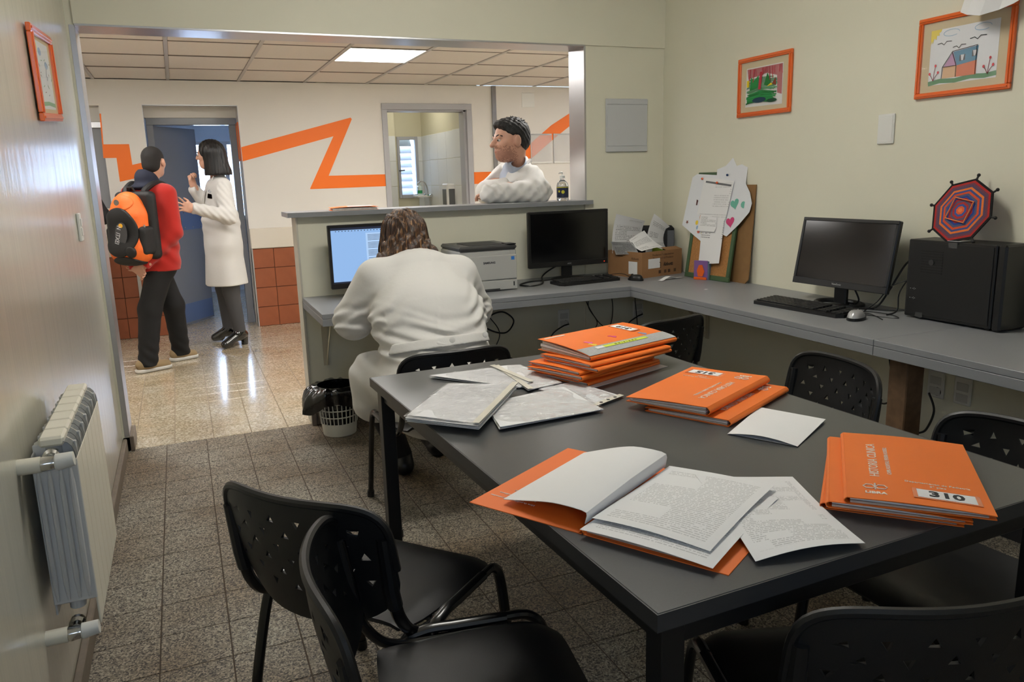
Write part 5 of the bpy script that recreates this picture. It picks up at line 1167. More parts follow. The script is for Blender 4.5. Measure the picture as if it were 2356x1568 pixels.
def strands(name, c1, c2, c3, axis_scale=(60, 60, 4)):
    m = bpy.data.materials.new(name); m.use_nodes = True; n = m.node_tree.nodes; L = m.node_tree.links; p = n['Principled BSDF']; p.inputs['Roughness'].default_value = .42
    tc = n.new('ShaderNodeTexCoord'); mp = n.new('ShaderNodeMapping'); mp.inputs['Scale'].default_value = axis_scale; nz = n.new('ShaderNodeTexNoise'); nz.inputs['Scale'].default_value = 1; nz.inputs['Detail'].default_value = 6; nz.inputs['Distortion'].default_value = .6
    r = n.new('ShaderNodeValToRGB'); e = r.color_ramp.elements; e[0].position = .38; e[0].color = lin(c1); e[1].position = .72; e[1].color = lin(c3); x = e.new(.56); x.color = lin(c2)
    L.new(tc.outputs['Object'], mp.inputs[0]); L.new(mp.outputs[0], nz.inputs['Vector']); L.new(nz.outputs['Fac'], r.inputs[0]); L.new(r.outputs[0], p.inputs['Base Color'])
    b = n.new('ShaderNodeBump'); b.inputs['Strength'].default_value = .8; b.inputs['Distance'].default_value = .006; L.new(nz.outputs['Fac'], b.inputs['Height']); L.new(b.outputs[0], p.inputs['Normal']); return m
M_LHAIR = strands('brown_highlighted_hair', (38, 27, 20), (78, 53, 36), (172, 130, 84), (110, 110, 9)); M_WHAIR = strands('straight_black_hair', (10, 9, 10), (18, 16, 16), (40, 34, 32), (90, 90, 3))
def strand_hair(name, root, m, roots, tip, n, r=.0022, seed=1, part=None):
    rd_ = random.Random(seed); g = G()
    for k in range(n):
        p = roots(rd_); q = tip(p, rd_)
        g.tube([Vector(x) - Vector(root.location) for x in spline(q, 4)], [r] * (4 * (len(q) - 1)) + [r * .3], 4)
    o = g.obj(name, m, root, smooth=True); o['kind'] = 'stuff'; return o

# ------------------------------------------------------------------ seated woman in the white coat
W1 = thing('person', 'person seated at the desk in a white belted coat, back to the camera', 'person', (-2.03, -1.38, 0))
HC_ = (-2.045, -.905, 1.135)
hp_, P, E, M = head_parts(HC_, (0, 1, -.18), (0, .18, 1), 1.02)
sh = {-1: (-2.215, -1.04, .965), 1: (-1.825, -1.05, .955)}; el = {-1: (-2.315, -.97, .775), 1: (-1.715, -.93, .765)}; wr = {-1: (-2.13, -.60, .805), 1: (-1.86, -.58, .80)}
kn = {-1: (-2.25, -1.03, .515), 1: (-1.84, -.98, .53)}; an = {-1: (-2.13, -.98, .09), 1: (-1.90, -.80, .09)}; hj = {-1: (-2.14, -1.36, .53), 1: (-1.92, -1.36, .53)}
tors = [(ecap((-2.03, -1.35, .55), (-2.02, -1.13, .82), (.195, .13), (.20, .13), (1, 0, 0)), .04), (ecap((-2.02, -1.13, .82), (-2.025, -1.04, .96), (.20, .13), (.16, .09), (1, 0, 0)), .05)]
limb = []
for s in (-1, 1): limb += [(cap(sh[s], el[s], .066, .055), .03), (cap(el[s], wr[s], .053, .030), .02), (cap(hj[s], kn[s], .105, .07), .04), (cap(kn[s], an[s], .06, .042), .03), (cap(an[s], (an[s][0], an[s][1] + .12, .045), .04, .033), .03)]
    
hands = hand_parts(wr[-1], (.25, 1, -.12), (0, -.1, -1), 1, .17, (18, 25, 20)) + hand_parts(wr[1], (-.2, 1, -.12), (0, -.1, -1), -1, .17, (18, 25, 20))
body = union(hp_ + [(cap(P(0, -.02, -.06), (-2.03, -1.03, 1.0), .055, .065), .03)] + tors + limb + hands)
sdf_obj('body', body, (-2.45, -1.65, 0), (-1.58, -.35, 1.32), .007, M_SKIN, W1)
def folds(p):
    x, y, z = p[:, 0] + 2.02, p[:, 1], p[:, 2]
    b = np.exp(-((z - .74) / .085) ** 2) * (y < -1.0)
    f = .0095 * np.sin(z * 150 + 9 * x + 4.5 * np.sin(x * 9 + 1) + 2 * np.sin(z * 31 + x * 17)) * b * np.sin(x * 8 + z * 14 + 1) ** 2 + .006 * np.sin(z * 95 - 22 * np.abs(x) + 3 * np.sin(x * 7)) * b
    f += .004 * np.sin(x * 70 + z * 30) * np.exp(-((z - .58) / .05) ** 2)
    f += .004 * np.sin(z * 110 + y * 60 + 2 * np.sin(x * 30)) * (np.abs(x) > .22) * np.exp(-((z - .80) / .05) ** 2)
    f += .005 * np.sin((z - x) * 80) * np.exp(-((np.abs(x) - .2) / .06) ** 2) * np.exp(-((z - .86) / .08) ** 2)
    f += -.003 * np.exp(-((x - .01 - .25 * (z - .95)) / .004) ** 2) * (z > .68) * (y < -1.05)
    return f
coat = [(ecap((-2.03, -1.38, .53), (-2.02, -1.18, .80), (.235, .175), (.245, .175), (1, 0, 0)), .05), (ecap((-2.02, -1.18, .80), (-2.025, -1.06, .975), (.245, .17), (.185, .115), (1, 0, 0)), .06), (cap((-2.03, -1.03, .975), (-2.035, -.985, 1.015), .095, .08), .04)]
for s in (-1, 1): coat += [(cap(sh[s], el[s], .092, .088), .05), (cap(el[s], wr[s], .083, .052), .04), (cap((hj[s][0], -1.40, .51), kn[s], .125, .10), .06)]
coat += [(ecap((-2.25, -1.05, .52), (-2.24, -1.06, .40), (.11, .11), (.125, .10), (1, 0, 0)), .05), (ecap((-2.03, -1.42, .50), (-2.03, -1.44, .44), (.25, .14), (.25, .14), (1, 0, 0)), .04)]
cf = wrinkle(union(coat), folds); cf = sub(cf, half((0, 0, .30), (0, 0, 1)), .004)
cf = sub(cf, cap((-2.04, -.88, 1.10), (-2.04, -.93, 1.02), .075), .01)
for s in (-1, 1): cf = sub(cf, half(tuple(Vector(wr[s]) + Vector((0, -.02, 0))), (.0, -1, 0)) if False else cap(tuple(Vector(wr[s]) + Vector((0, .055, 0))), tuple(Vector(wr[s]) + Vector((0, .2, 0))), .07), .006)
CT = sdf_obj('white_coat', cf, (-2.48, -1.68, .28), (-1.55, -.45, 1.13), .0065, M_COAT, W1)
# belt at the back
slab = lambda p: np.abs((p[:, 2] - .742 - .03 * (p[:, 0] + 2.03)) + .25 * (p[:, 1] + 1.5)) - .022
bt_ = inter(inter(grow(union(coat), .013), slab, .004), half((0, -1.36, 0), (0, 1, 0)), .004)
bl = sdf_obj('back_belt', bt_, (-2.4, -1.68, .63), (-1.7, -1.3, .86), .005, M_COAT, W1)
for x in (-2.03, -1.88): G().lathe([(0, 0), (.012, 0), (.012, .003), (.008, .004), (0, .004)], 14, frame((x + 2.03, -1.538 + 1.38 + (.012 if x > -2 else 0), .752 + .03 * (x + 2.03)), (1, 0, 0), (0, .3, 1))).obj('button', mat('pearl_button', (215, 214, 210), .2), bl, smooth=True)
sk = [cap(tuple(Vector(kn[s]) + Vector((0, .02, -.1))), an[s], .068, .05) for s in (-1, 1)]
sdf_obj('trousers', union(sk + [cap(tuple(Vector(kn[s]) + Vector((0, .02, -.1))), kn[s], .072, .075) for s in (-1, 1)]), (-2.4, -1.2, .05), (-1.7, -.65, .62), .009, M_TRS, W1)
for s in (-1, 1):
    a = an[s]; sdf_obj('shoe', inter(union([cap((a[0], a[1] - .03, .045), (a[0], a[1] + .16, .04), .048, .04), cap(a, (a[0], a[1], .05), .05, .05)]), half((0, 0, .002), (0, 0, -1))), (a[0] - .1, a[1] - .12, -.01), (a[0] + .1, a[1] + .26, .16), .007, M_BLACK, W1)
hr = union([(E(0, -.022, .03, .094, .106, .098), .02), (E(0, -.045, -.05, .112, .085, .075), .05), (E(-.072, -.04, -.105, .070, .085, .05), .03), (E(.078, -.045, -.09, .070, .08, .048), .03), (E(0, -.085, -.075, .095, .055, .055), .03)])
hr = sub(hr, E(0, .11, -.03, .075, .10, .11), .02)
hr = wrinkle(hr, lambda p: .004 * np.sin((p[:, 0] + 2.045) * 90 + 5 * np.sin(p[:, 2] * 25)) + .003 * np.sin((p[:, 0] + 2.045) * 190 + p[:, 2] * 40))
sdf_obj('hair', hr, (-2.22, -1.12, .95), (-1.87, -.75, 1.30), .005, M_LHAIR, W1)
HV = Vector(HC_)
def rt_(rd_):
    a = rd_.uniform(-2.9, -.25); return HV + Vector((.09 * math.cos(a) * rd_.uniform(.2, 1), .10 * math.sin(a) * rd_.uniform(.3, 1), rd_.uniform(.10, .128)))
def tp_(p, rd_):
    d = p - HV; a = math.atan2(d.y, d.x) + rd_.uniform(-.12, .12); e = rd_.uniform(-.008, .012); zz = rd_.uniform(-.125, -.085)
    f = lambda r, z: HV + Vector((r * math.cos(a), (r * .95) * math.sin(a) - .015, z))
    return [f(.03, .128), f(.088 + e, .08), f(.108 + e, .0), f(.120 + e, -.055), f(.110 + e + rd_.uniform(-.01, .02), zz)]
strand_hair('hair_strands', W1, M_LHAIR, rt_, tp_, 260, .0024, 4)

# ------------------------------------------------------------------ man leaning on the ledge
W2 = thing('person', 'person in a white coat leaning with folded arms on the reception ledge', 'person', (-.84, .62, 0))
hc = (-.995, .255, 1.622); hp_, P, E, M = head_parts(hc, (-1, -.06, -.03), (0, 0, 1), 1.14, 1.12)
sL, eL, wL = (-.865, .235, 1.385), (-.86, .125, 1.300), (-1.14, .16, 1.300); sR, eR, wR = (-.90, .60, 1.39), (-1.12, .36, 1.30), (-1.06, .24, 1.34)
base = [(ecap((-.84, .62, .95), (-.86, .50, 1.12), (.16, .12), (.175, .13), (.1, 1, 0)), .05), (ecap((-.86, .50, 1.12), (-.885, .42, 1.38), (.18, .135), (.165, .11), (.1, 1, 0)), .05)]
arms = [(cap(sL, eL, .062, .055), .03), (cap(eL, wL, .050, .032), .02), (cap(sR, eR, .06, .052), .03), (cap(eR, wR, .048, .03), .02)]
legs = [(cap((-.84, .54, .92), (-.86, .56, .48), .09, .06), .04), (cap((-.86, .56, .48), (-.83, .58, .09), .058, .042), .03), (cap((-.84, .72, .92), (-.84, .74, .48), .09, .06), .04), (cap((-.84, .74, .48), (-.82, .76, .09), .058, .042), .03)]
hnds = hand_parts(wL, (-.55, .85, .05), (.1, .2, -1), 1, .185, (25, 30, 20)) + hand_parts(wR, (.7, -.45, -.1), (.2, -.6, -.7), -1, .185, (20, 25, 15))
nk = (cap(P(.0, -.035, -.07), (-.885, .40, 1.42), .062, .072), .03)
body = union(hp_ + [nk] + base + arms + legs + hnds)
body = sub(body, union([E(-.031, .093, .006, .012, .010, .008), E(.031, .093, .006, .012, .010, .008)]), .006)
cz_ = hc[2]
def mf(c):
    q = (c - np.array(hc)); fwd_ = -q[:, 0]; j = np.random.RandomState(1).uniform(-.022, .022, len(c))
    return ((q[:, 2] + j < -.045 - .25 * np.maximum(0, .05 - fwd_)) & (q[:, 2] + j > -.125) & (fwd_ + j > -.02) & (np.abs(q[:, 1]) < .1)).astype(int)
sdf_obj('body', body, (-1.36, .02, .0), (-.62, .90, 1.80), .006, [M_SKIN, M_STUB], W2, mf)
for s in (-1, 1): G().ball(Vector(P(s * .031, .0765, .005)) - W2.location, .0125, 10, 8).obj('eye', mat('eye_white', (168, 160, 152), .3), W2, smooth=True); G().ball(Vector(P(s * .031, .0875, .005)) - W2.location, .006, 8, 6).obj('iris', mat('dark_iris', (28, 20, 16), .2), W2)
for s in (-1, 1): G().tube([Vector(P(s * x, y, z)) - W2.location for x, y, z in [(.012, .087, .027), (.03, .085, .033), (.052, .067, .027)]], [.0045, .005, .003], 6).obj('eyebrow', M_BHAIR, W2)
G().tube([Vector(P(x, y, z)) - W2.location for x, y, z in [(-.022, .074, -.055), (-.01, .0855, -.057), (0, .088, -.057), (.01, .0855, -.057), (.022, .074, -.055)]], [.003, .006, .0065, .006, .003], 8).obj('lips', mat('lip_skin', (168, 96, 84), .5), W2, smooth=True)
hr = inter(union([(E(0, -.022, .040, .084, .104, .092), .02), (E(0, -.045, -.01, .078, .072, .062), .03), (E(0, .03, .084, .066, .062, .038), .02)]), union([half(P(0, .055, .055), tuple(Vector(M[1]) * .9 - Vector(M[2]) * 1.0)), ]), .01)
hr = sub(hr, union([E(-.075, .05, -.02, .06, .058, .06), E(.075, .05, -.02, .06, .058, .06), E(-.09, .0, -.02, .04, .034, .055), E(.09, .0, -.02, .04, .034, .055), E(0, -.08, -.115, .12, .07, .06)]), .008)
hr = wrinkle(hr, lambda p: .003 * np.sin(p[:, 0] * 160 + p[:, 2] * 60) * np.sin(p[:, 1] * 110 + p[:, 2] * 90))
sdf_obj('hair', hr, (-1.15, .10, 1.48), (-.84, .42, 1.80), .0045, M_BHAIR, W2)
def rt2(rd_): return Vector((0, 0, 0))
HV2 = Vector(hc)
def tp2(p, rd_):
    a = rd_.uniform(0, 6.28); e = rd_.uniform(.55, 1.45); q = Vector((math.cos(a) * math.cos(e), math.sin(a) * math.cos(e), math.sin(e))); b = HV2 + Vector((.020, 0, .045)) + Vector((q.x * .112, q.y * .09, q.z * .098))
    d = Vector((rd_.uniform(-.4, .8), rd_.uniform(-.5, .5), .25)).normalized(); return [b - q * .012, b - q * .002 + d * .010, b - q * .004 + d * .022]
strand_hair('hair_strands', W2, M_BHAIR, rt2, tp2, 160, .0022, 9)
shirt = union([(grow(union(base), .008), .02), (cap(P(.0, -.03, -.095), (-.888, .40, 1.43), .068, .078), .03)])
shirt = inter(shirt, half((-.91, .36, 1.535), (-.35, -.1, .94)), .01)
sdf_obj('shirt', shirt, (-1.10, .22, .9), (-.66, .80, 1.58), .007, mat('pale_blue_shirt', (176, 186, 204), .8), W2)
for s in (-1, 1): sheet('shirt_collar', (lambda s: lambda u, v: Vector((-.905 - .07 * u - .012 * v, .395 + s * (.072 - .05 * u) - .03 * u, 1.505 - .03 * u - .045 * v + .01 * u * v)) - W2.location)(s), 6, 3, MATS['pale_blue_shirt'], W2, .003)
ct = [(grow(union(base), .024), .03), (cap(sL, eL, .088, .080), .05), (cap(eL, (-1.185, .165, 1.295), .076, .058), .04), (cap(sR, eR, .086, .074), .05), (cap(eR, wR, .066, .055), .04), (ecap((-.84, .62, .98), (-.84, .64, .60), (.19, .15), (.21, .17), (.1, 1, 0)), .05), (cap((-.885, .40, 1.44), (-.892, .385, 1.47), .098, .088), .03)]
cfm = wrinkle(union(ct), lambda p: .006 * np.sin((p[:, 0] * 1.2 + p[:, 2]) * 60 + 2 * np.sin(p[:, 0] * 22)) * np.exp(-((p[:, 2] - 1.31) / .06) ** 2) * (p[:, 1] < .3) + .003 * np.sin((p[:, 0] - p[:, 2]) * 90 + 3) * (p[:, 1] < .32))
cfm = sub(cfm, union([cap((-1.04, .36, 1.50), (-1.05, .44, 1.20), .085, .03), cap((-.93, .38, 1.52), (-.93, .38, 1.60), .09, .10)]), .012)
cfm = sub(cfm, half((0, 0, .60), (0, 0, 1)), .004)
CM = sdf_obj('white_coat', cfm, (-1.30, .0, .58), (-.58, .92, 1.55), .0065, M_COAT, W2)
for s in (-1, 1): sheet('lapel', (lambda s: lambda u, v: Vector((-.84 - .15 * u - .03 * math.sin(u * math.pi), .39 + s * (.105 + .015 * math.sin(u * 3.1) + .03 * v) - .02 * u, 1.50 - .20 * u + .012 * (1 - v))) - W2.location)(s), 8, 3, M_COAT, W2, .005)
text('CASA', .018, mat('blue_embroidery', (70, 90, 130), .8), CM, frame(Vector((-1.0, .262, 1.35)) - W2.location, (-.9, .3, -.1), (0, 0, 1)), name='embroidery')
sdf_obj('trousers', union([grow(q[0], .018) for q in legs]), (-1.05, .38, .05), (-.65, .92, 1.0), .011, M_TRS, W2)
for y in (.58, .76): sdf_obj('shoe', inter(cap((-.79, y, .05), (-1.0, y - .01, .045), .05, .042), half((0, 0, .002), (0, 0, -1))), (-1.07, y - .08, -.01), (-.7, y + .08, .13), .008, M_BLACK, W2)

# ------------------------------------------------------------------ woman standing by the doorway
W3 = thing('person', 'person standing in a white coat, grey trousers and shiny black boots', 'person', (-2.66, 2.76, 0))
hc = (-2.712, 2.75, 1.648); hp_, P, E, M = head_parts(hc, (-1, .22, -.05), (0, 0, 1), 1.0, .95, .102, .072)
sL, eL, wL = (-2.635, 2.595, 1.385), (-2.625, 2.49, 1.135), (-2.905, 2.35, 1.22); sR, eR, wR = (-2.665, 2.925, 1.385), (-2.74, 2.90, 1.17), (-2.862, 2.80, 1.395)
base = [(ecap((-2.67, 2.76, .90), (-2.675, 2.76, 1.10), (.17, .125), (.145, .115), (0, 1, 0)), .05), (ecap((-2.675, 2.76, 1.10), (-2.665, 2.76, 1.36), (.145, .12), (.155, .09), (0, 1, 0)), .05)]
arms = [(cap(sL, eL, .05, .043), .03), (cap(eL, wL, .04, .026), .02), (cap(sR, eR, .05, .043), .03), (cap(eR, wR, .04, .026), .02)]
hpL, kL, aL = (-2.66, 2.68, .88), (-2.655, 2.675, .50), (-2.615, 2.69, .12); hpR, kR, aR = (-2.67, 2.85, .88), (-2.70, 2.89, .50), (-2.69, 2.955, .12)
legs = [(cap(hpL, kL, .085, .058), .04), (cap(kL, aL, .055, .036), .03), (cap(hpR, kR, .085, .058), .04), (cap(kR, aR, .055, .036), .03), (cap(aL, (-2.72, 2.61, .05), .035, .03), .03), (cap(aR, (-2.79, 2.98, .05), .035, .03), .03)]
hnds = hand_parts(wL, (-.62, -.75, .22), (-.6, .45, .2), -1, .18, (8, 14, 10), 26, 40) + hand_parts(wR, (-.15, -.05, 1), (.75, -.55, .1), -1, .175, (62, 80, 45), 4, 25, 60)
body = union(hp_ + [(cap(P(0, -.025, -.07), (-2.665, 2.76, 1.42), .047, .055), .03)] + base + arms + legs + hnds)
sdf_obj('body', body, (-3.10, 2.14, 0), (-2.44, 3.08, 1.80), .006, M_SKIN2, W3)
G().ball(Vector(P(-.031, .083, .005)) - W3.location, .0115, 8, 6).obj('eye', mat('eye_white', (0, 0, 0)), W3); G().tube([Vector(P(x, y, z)) - W3.location for x, y, z in [(-.012, .097, .023), (-.03, .094, .03), (-.05, .078, .025)]], .0035, 6).obj('eyebrow', M_BHAIR, W3)
hr = union([(E(0, -.02, .035, .090, .108, .096), .02), (ecap(P(0, -.035, .0), P(0, -.05, -.155), (.098 , .098), (.108, .112), M[0]), .03)])
hr = sub(hr, E(0, .105, -.045, .062, .085, .125), .012); hr = sub(hr, half(P(0, 0, -.168), (0, 0, 1)), .006)
hr = wrinkle(hr, lambda p: .0016 * np.sin(p[:, 0] * 240) + .0016 * np.sin(p[:, 1] * 260 + 1))
sdf_obj('hair', hr, (-2.86, 2.60, 1.44), (-2.52, 2.90, 1.80), .005, M_WHAIR, W3)
ct = [(grow(union(base), .022), .03), (cap(sL, eL, .072, .066), .04), (cap(eL, tuple(Vector(wL) + Vector((.02, .01, 0))), .064, .047), .03), (cap(sR, eR, .072, .066), .04), (cap(eR, tuple(Vector(wR) + Vector((.005, 0, -.03))), .062, .05), .03),
      (ecap((-2.672, 2.76, 1.08), (-2.677, 2.76, .545), (.165, .135), (.22, .178), (0, 1, 0)), .05), (cap((-2.665, 2.76, 1.415), (-2.665, 2.76, 1.44), .078, .07), .03)]
cw = wrinkle(union(ct), lambda p: .004 * np.sin(p[:, 2] * 75 + p[:, 0] * 30) * np.exp(-((p[:, 2] - 1.1) / .09) ** 2) + .004 * np.sin(np.arctan2(p[:, 1] - 2.76, p[:, 0] + 2.67) * 6 + 1) * np.clip((1.0 - p[:, 2]) * 3, 0, 1) + .003 * np.sin((p[:, 0] * 1.3 + p[:, 2]) * 95) * (p[:, 1] < 2.54) * (p[:, 2] > 1.05))
cw = sub(cw, half((0, 0, .545), (0, 0, 1)), .004); cw = sub(cw, cap((-2.80, 2.755, 1.50), (-2.815, 2.755, 1.28), .075, .02), .01); cw = sub(cw, cap((-2.69, 2.76, 1.47), (-2.7, 2.76, 1.6), .06), .01)
for w_, e_ in ((wL, eL), (wR, eR)): d_ = (Vector(w_) - Vector(e_)).normalized(); cw = sub(cw, cap(tuple(Vector(w_) + d_ * .06), tuple(Vector(w_) + d_ * .2), .062), .005)
CW = sdf_obj('white_coat', cw, (-2.98, 2.28, .53), (-2.42, 3.06, 1.53), .0065, M_COAT, W3)
sdf_obj('blouse', inter(grow(union(base), .008), half((0, 0, 1.42), (0, 0, 1)), .01), (-2.86, 2.55, 1.0), (-2.5, 2.98, 1.46), .009, mat('white_blouse', (214, 208, 206), .8), W3)
for s in (-1, 1): sheet('lapel', (lambda s: lambda u, v: Vector((-2.70 - .11 * u - .012 * math.sin(u * 3.1), 2.76 + s * (.085 - .055 * u + .035 * v), 1.475 - .20 * u - .012 * v)) - W3.location)(s), 8, 3, M_COAT, W3, .004)
G().box(-.035, .035, -.004, .004, -.02, .02, .004, Matrix.Translation(Vector((-2.735, 2.608, 1.305)) - W3.location) @ Matrix.Rotation(R(-28), 4, 'Z') @ Matrix.Rotation(R(12), 4, 'Y')).obj('badge', M_BLKG, W3)
text('CASA', .03, mat('blue_embroidery', (70, 90, 130), .8), CW, frame(Vector((-2.725, 2.602, 1.345)) - W3.location, (.88, -.45, -.15), (.1, 0, 1)), name='embroidery')
sdf_obj('trousers', union([grow(q[0], .016) for q in legs[:4]]), (-2.85, 2.5, .09), (-2.48, 3.1, .98), .009, M_GTR, W3)
M_BOOT = mat('patent_black_leather', (8, 8, 9), .08, coat=1)
for (a, toe) in ((aL, (-2.775, 2.575)), (aR, (-2.845, 3.0))):
    d_ = Vector((toe[0] - a[0], toe[1] - a[1], 0)).normalized(); a_ = Vector((a[0], a[1], 0)); hl = a_ - d_ * .045; tv = Vector((toe[0], toe[1], 0)) - d_ * .03
    bo = union([(cap(tuple(a_ + Vector((0, 0, .15))), tuple(a_ + Vector((0, 0, .09))), .046, .046), .02), (cap(tuple(a_ + Vector((0, 0, .105))), tuple(tv + Vector((0, 0, .038))), .047, .034), .03), (cap(tuple(hl + Vector((0, 0, .09))), tuple(a_ + Vector((0, 0, .09))), .036, .04), .02), (cap(tuple(tv - d_ * .05 + Vector((0, 0, .035))), tuple(tv + Vector((0, 0, .03))), .034, .026), .02)])
    bo = inter(bo, half((0, 0, .004), (0, 0, -1)), .004); bt2 = sdf_obj('boot', bo, (min(a[0], toe[0]) - .1, min(a[1], toe[1]) - .1, 0), (max(a[0], toe[0]) + .12, max(a[1], toe[1]) + .1, .21), .006, M_BOOT, W3)
    G().cyl(hl - d_ * -.005 - W3.location, hl + Vector((0, 0, .07)) - W3.location, .028, .032).obj('boot_heel', M_BOOT, bt2)
    for k in range(4): p = a_ + d_ * (.03 + .018 * k) + Vector((0, 0, .13 - .022 * k)) - W3.location; sd__ = Vector((-d_.y, d_.x, 0)); G().tube([p - sd__ * .02, p + d_ * .012 + Vector((0, 0, .006)), p + sd__ * .02], .003, 5).obj('lace', M_BLACK, bt2)
G().tube([Vector((-2.945, 2.318, 1.247)) + Vector((.0, .009 * math.cos(a), .011 * math.sin(a))) - W3.location for a in [k * .5236 for k in range(12)]], .0022, 6, closed=True).obj('ring', mat('gold', (220, 170, 80), .2, metal=1), W3)

# ------------------------------------------------------------------ boy with the backpack
W4 = thing('person', 'person in a red sweater and black trousers, hands clasped behind the back', 'person', (-3.2, 2.1, 0))
ff = Vector((.62, .78, 0)).normalized(); rr_ = Vector((ff.y, -ff.x, 0)); O_ = Vector((-3.20, 2.1, 0))
at_ = lambda r_, f_, z: tuple(O_ + rr_ * r_ + ff * f_ + Vector((0, 0, z)))
hc = (-3.135, 2.12, 1.578); hp_, P, E, M = head_parts(hc, (.5, .87, -.02), (0, 0, 1), .94)
sR, eR, wR = at_(.165, .0, 1.345), at_(.20, -.02, 1.06), at_(.055, -.19, .835); sL, eL, wL = at_(-.165, .0, 1.345), at_(-.215, -.06, 1.08), at_(-.03, -.20, .815)
base = [(ecap(at_(0, 0, .86), at_(0, 0, 1.08), (.15, .105), (.15, .105), tuple(rr_)), .05), (ecap(at_(0, 0, 1.08), at_(0, .01, 1.34), (.155, .11), (.15, .085), tuple(rr_)), .05)]
arms = [(cap(sR, eR, .048, .042), .03), (cap(eR, wR, .04, .026), .02), (cap(sL, eL, .048, .042), .03), (cap(eL, wL, .04, .026), .02)]
h1, k1, a1 = at_(.06, -.01, .84), (-3.285, 2.03, .48), (-3.345, 2.0, .09); h2, k2, a2 = at_(-.06, .02, .84), (-3.12, 2.22, .47), (-3.105, 2.315, .09)
legs = [(cap(h1, k1, .082, .058), .04), (cap(k1, a1, .056, .038), .03), (cap(h2, k2, .082, .058), .04), (cap(k2, a2, .056, .038), .03)]
hnds = hand_parts(wR, tuple(-rr_ * .9 - ff * .1 + Vector((0, 0, -.15))), tuple(-ff + Vector((0, 0, .25))), 1, .165, (20, 30, 20)) + hand_parts(wL, tuple(rr_ * .6 + Vector((0, 0, -.5))), tuple(-ff), -1, .165, (30, 35, 25))
body = union(hp_ + [(cap(P(0, -.02, -.07), at_(0, .01, 1.40), .048, .055), .03)] + base + arms + legs + hnds)
sdf_obj('body', body, (-3.52, 1.78, 0), (-2.92, 2.50, 1.72), .007, M_SKIN, W4)
hr = inter(sub(union([E(0, -.018, .04, .079, .099, .087), (E(0, -.045, -.02, .070, .068, .07), .02)]), union([E(0, .10, -.03, .09, .09, .08), E(-.085, .0, -.02, .03, .03, .04), E(.085, .0, -.02, .03, .03, .04)]), .008), half(P(0, 0, -.085), (0, 0, -1)), .01)
sdf_obj('hair', hr, (-3.28, 1.98, 1.46), (-3.0, 2.26, 1.72), .006, M_SHORT, W4)
M_RED = mat('red_fleece', (172, 26, 14), .9, bump=.15, bscale=400, sheen=.2)
sw = [(grow(union(base), .024), .03), (ecap(at_(0, 0, 1.0), at_(0, 0, .765), (.168, .125), (.182, .135), tuple(rr_)), .04), (cap(sR, eR, .068, .064), .04), (cap(eR, wR, .062, .043), .03), (cap(sL, eL, .068, .062), .04), (cap(eL, wL, .058, .042), .03), (cap(at_(0, .01, 1.38), at_(0, .01, 1.41), .075, .068), .03)]
sf = wrinkle(union(sw), lambda p: .005 * np.sin(p[:, 2] * 48 + p[:, 0] * 55) * np.exp(-((p[:, 2] - .93) / .12) ** 2)); sf = sub(sf, half((0, 0, .768), (0, 0, 1)), .004)
for w_, e_ in ((wR, eR), (wL, eL)): d_ = (Vector(w_) - Vector(e_)).normalized(); sf = sub(sf, cap(tuple(Vector(w_) + d_ * .06), tuple(Vector(w_) + d_ * .16), .055), .005)
sdf_obj('sweater', sf, (-3.52, 1.80, .75), (-2.9, 2.45, 1.50), .0075, M_RED, W4)
sdf_obj('collar', sub(union([(cap(at_(0, .005, 1.405), at_(0, .0, 1.462), .092, .084), .01), (ellp(at_(0, -.01, 1.40), (.115, .105, .03)), .02)]), cap(at_(0, .02, 1.46), at_(0, .02, 1.6), .058), .01), (-3.36, 1.94, 1.36), (-3.0, 2.26, 1.56), .007, mat('navy_collar', (28, 32, 50), .85), W4)
tf = [(ecap(at_(0, 0, .88), at_(0, 0, .80), (.155, .115), (.155, .118), tuple(rr_)), .03)] + [(cap(h1, k1, .1, .084), .04), (cap(k1, (a1[0], a1[1], .06), .083, .07), .03), (cap(h2, k2, .1, .082), .04), (cap(k2, (a2[0], a2[1], .07), .08, .068), .03)]
tf = sub(wrinkle(union(tf), lambda p: .004 * np.sin(p[:, 2] * 70 + 3 * p[:, 0] * 20) * np.clip((.35 - p[:, 2]) * 4, 0, 1)), half((0, 0, .045), (0, 0, 1)), .004)
sdf_obj('trousers', tf, (-3.46, 1.85, .03), (-2.98, 2.42, 1.0), .0085, M_TRS, W4)
M_SOLE = mat('white_rubber_sole', (205, 202, 196), .6); M_SUEDE = mat('beige_suede', (150, 128, 96), .9)
for a, toe in ((a1, (-3.185, 2.065)), (a2, (-2.985, 2.355))):
    d_ = Vector((toe[0] - a[0], toe[1] - a[1], 0)).normalized(); h_ = Vector((a[0], a[1], 0)) - d_ * .05; tv = Vector((toe[0], toe[1], 0)) - d_ * .035; lo = (min(h_.x, tv.x) - .09, min(h_.y, tv.y) - .09, -.01); hi = (max(h_.x, tv.x) + .09, max(h_.y, tv.y) + .09, .14)
    up_s = inter(union([(cap(tuple(h_ + Vector((0, 0, .06))), tuple(tv + Vector((0, 0, .035))), .044, .036), .03), (cap(tuple(h_ + d_ * .04 + Vector((0, 0, .08))), tuple(h_ + d_ * .05 + Vector((0, 0, .06))), .045, .045), .03)]), half((0, 0, .02), (0, 0, -1)))
    so = sdf_obj('shoe', up_s, lo, hi, .007, M_SUEDE, W4)
    sdf_obj('sole', inter(inter(cap(tuple(h_ + Vector((0, 0, .02))), tuple(tv + Vector((0, 0, .02))), .05, .042), half((0, 0, .002), (0, 0, -1)), .003), half((0, 0, .03), (0, 0, 1)), .003), lo, hi, .006, M_SOLE, so if False else W4)
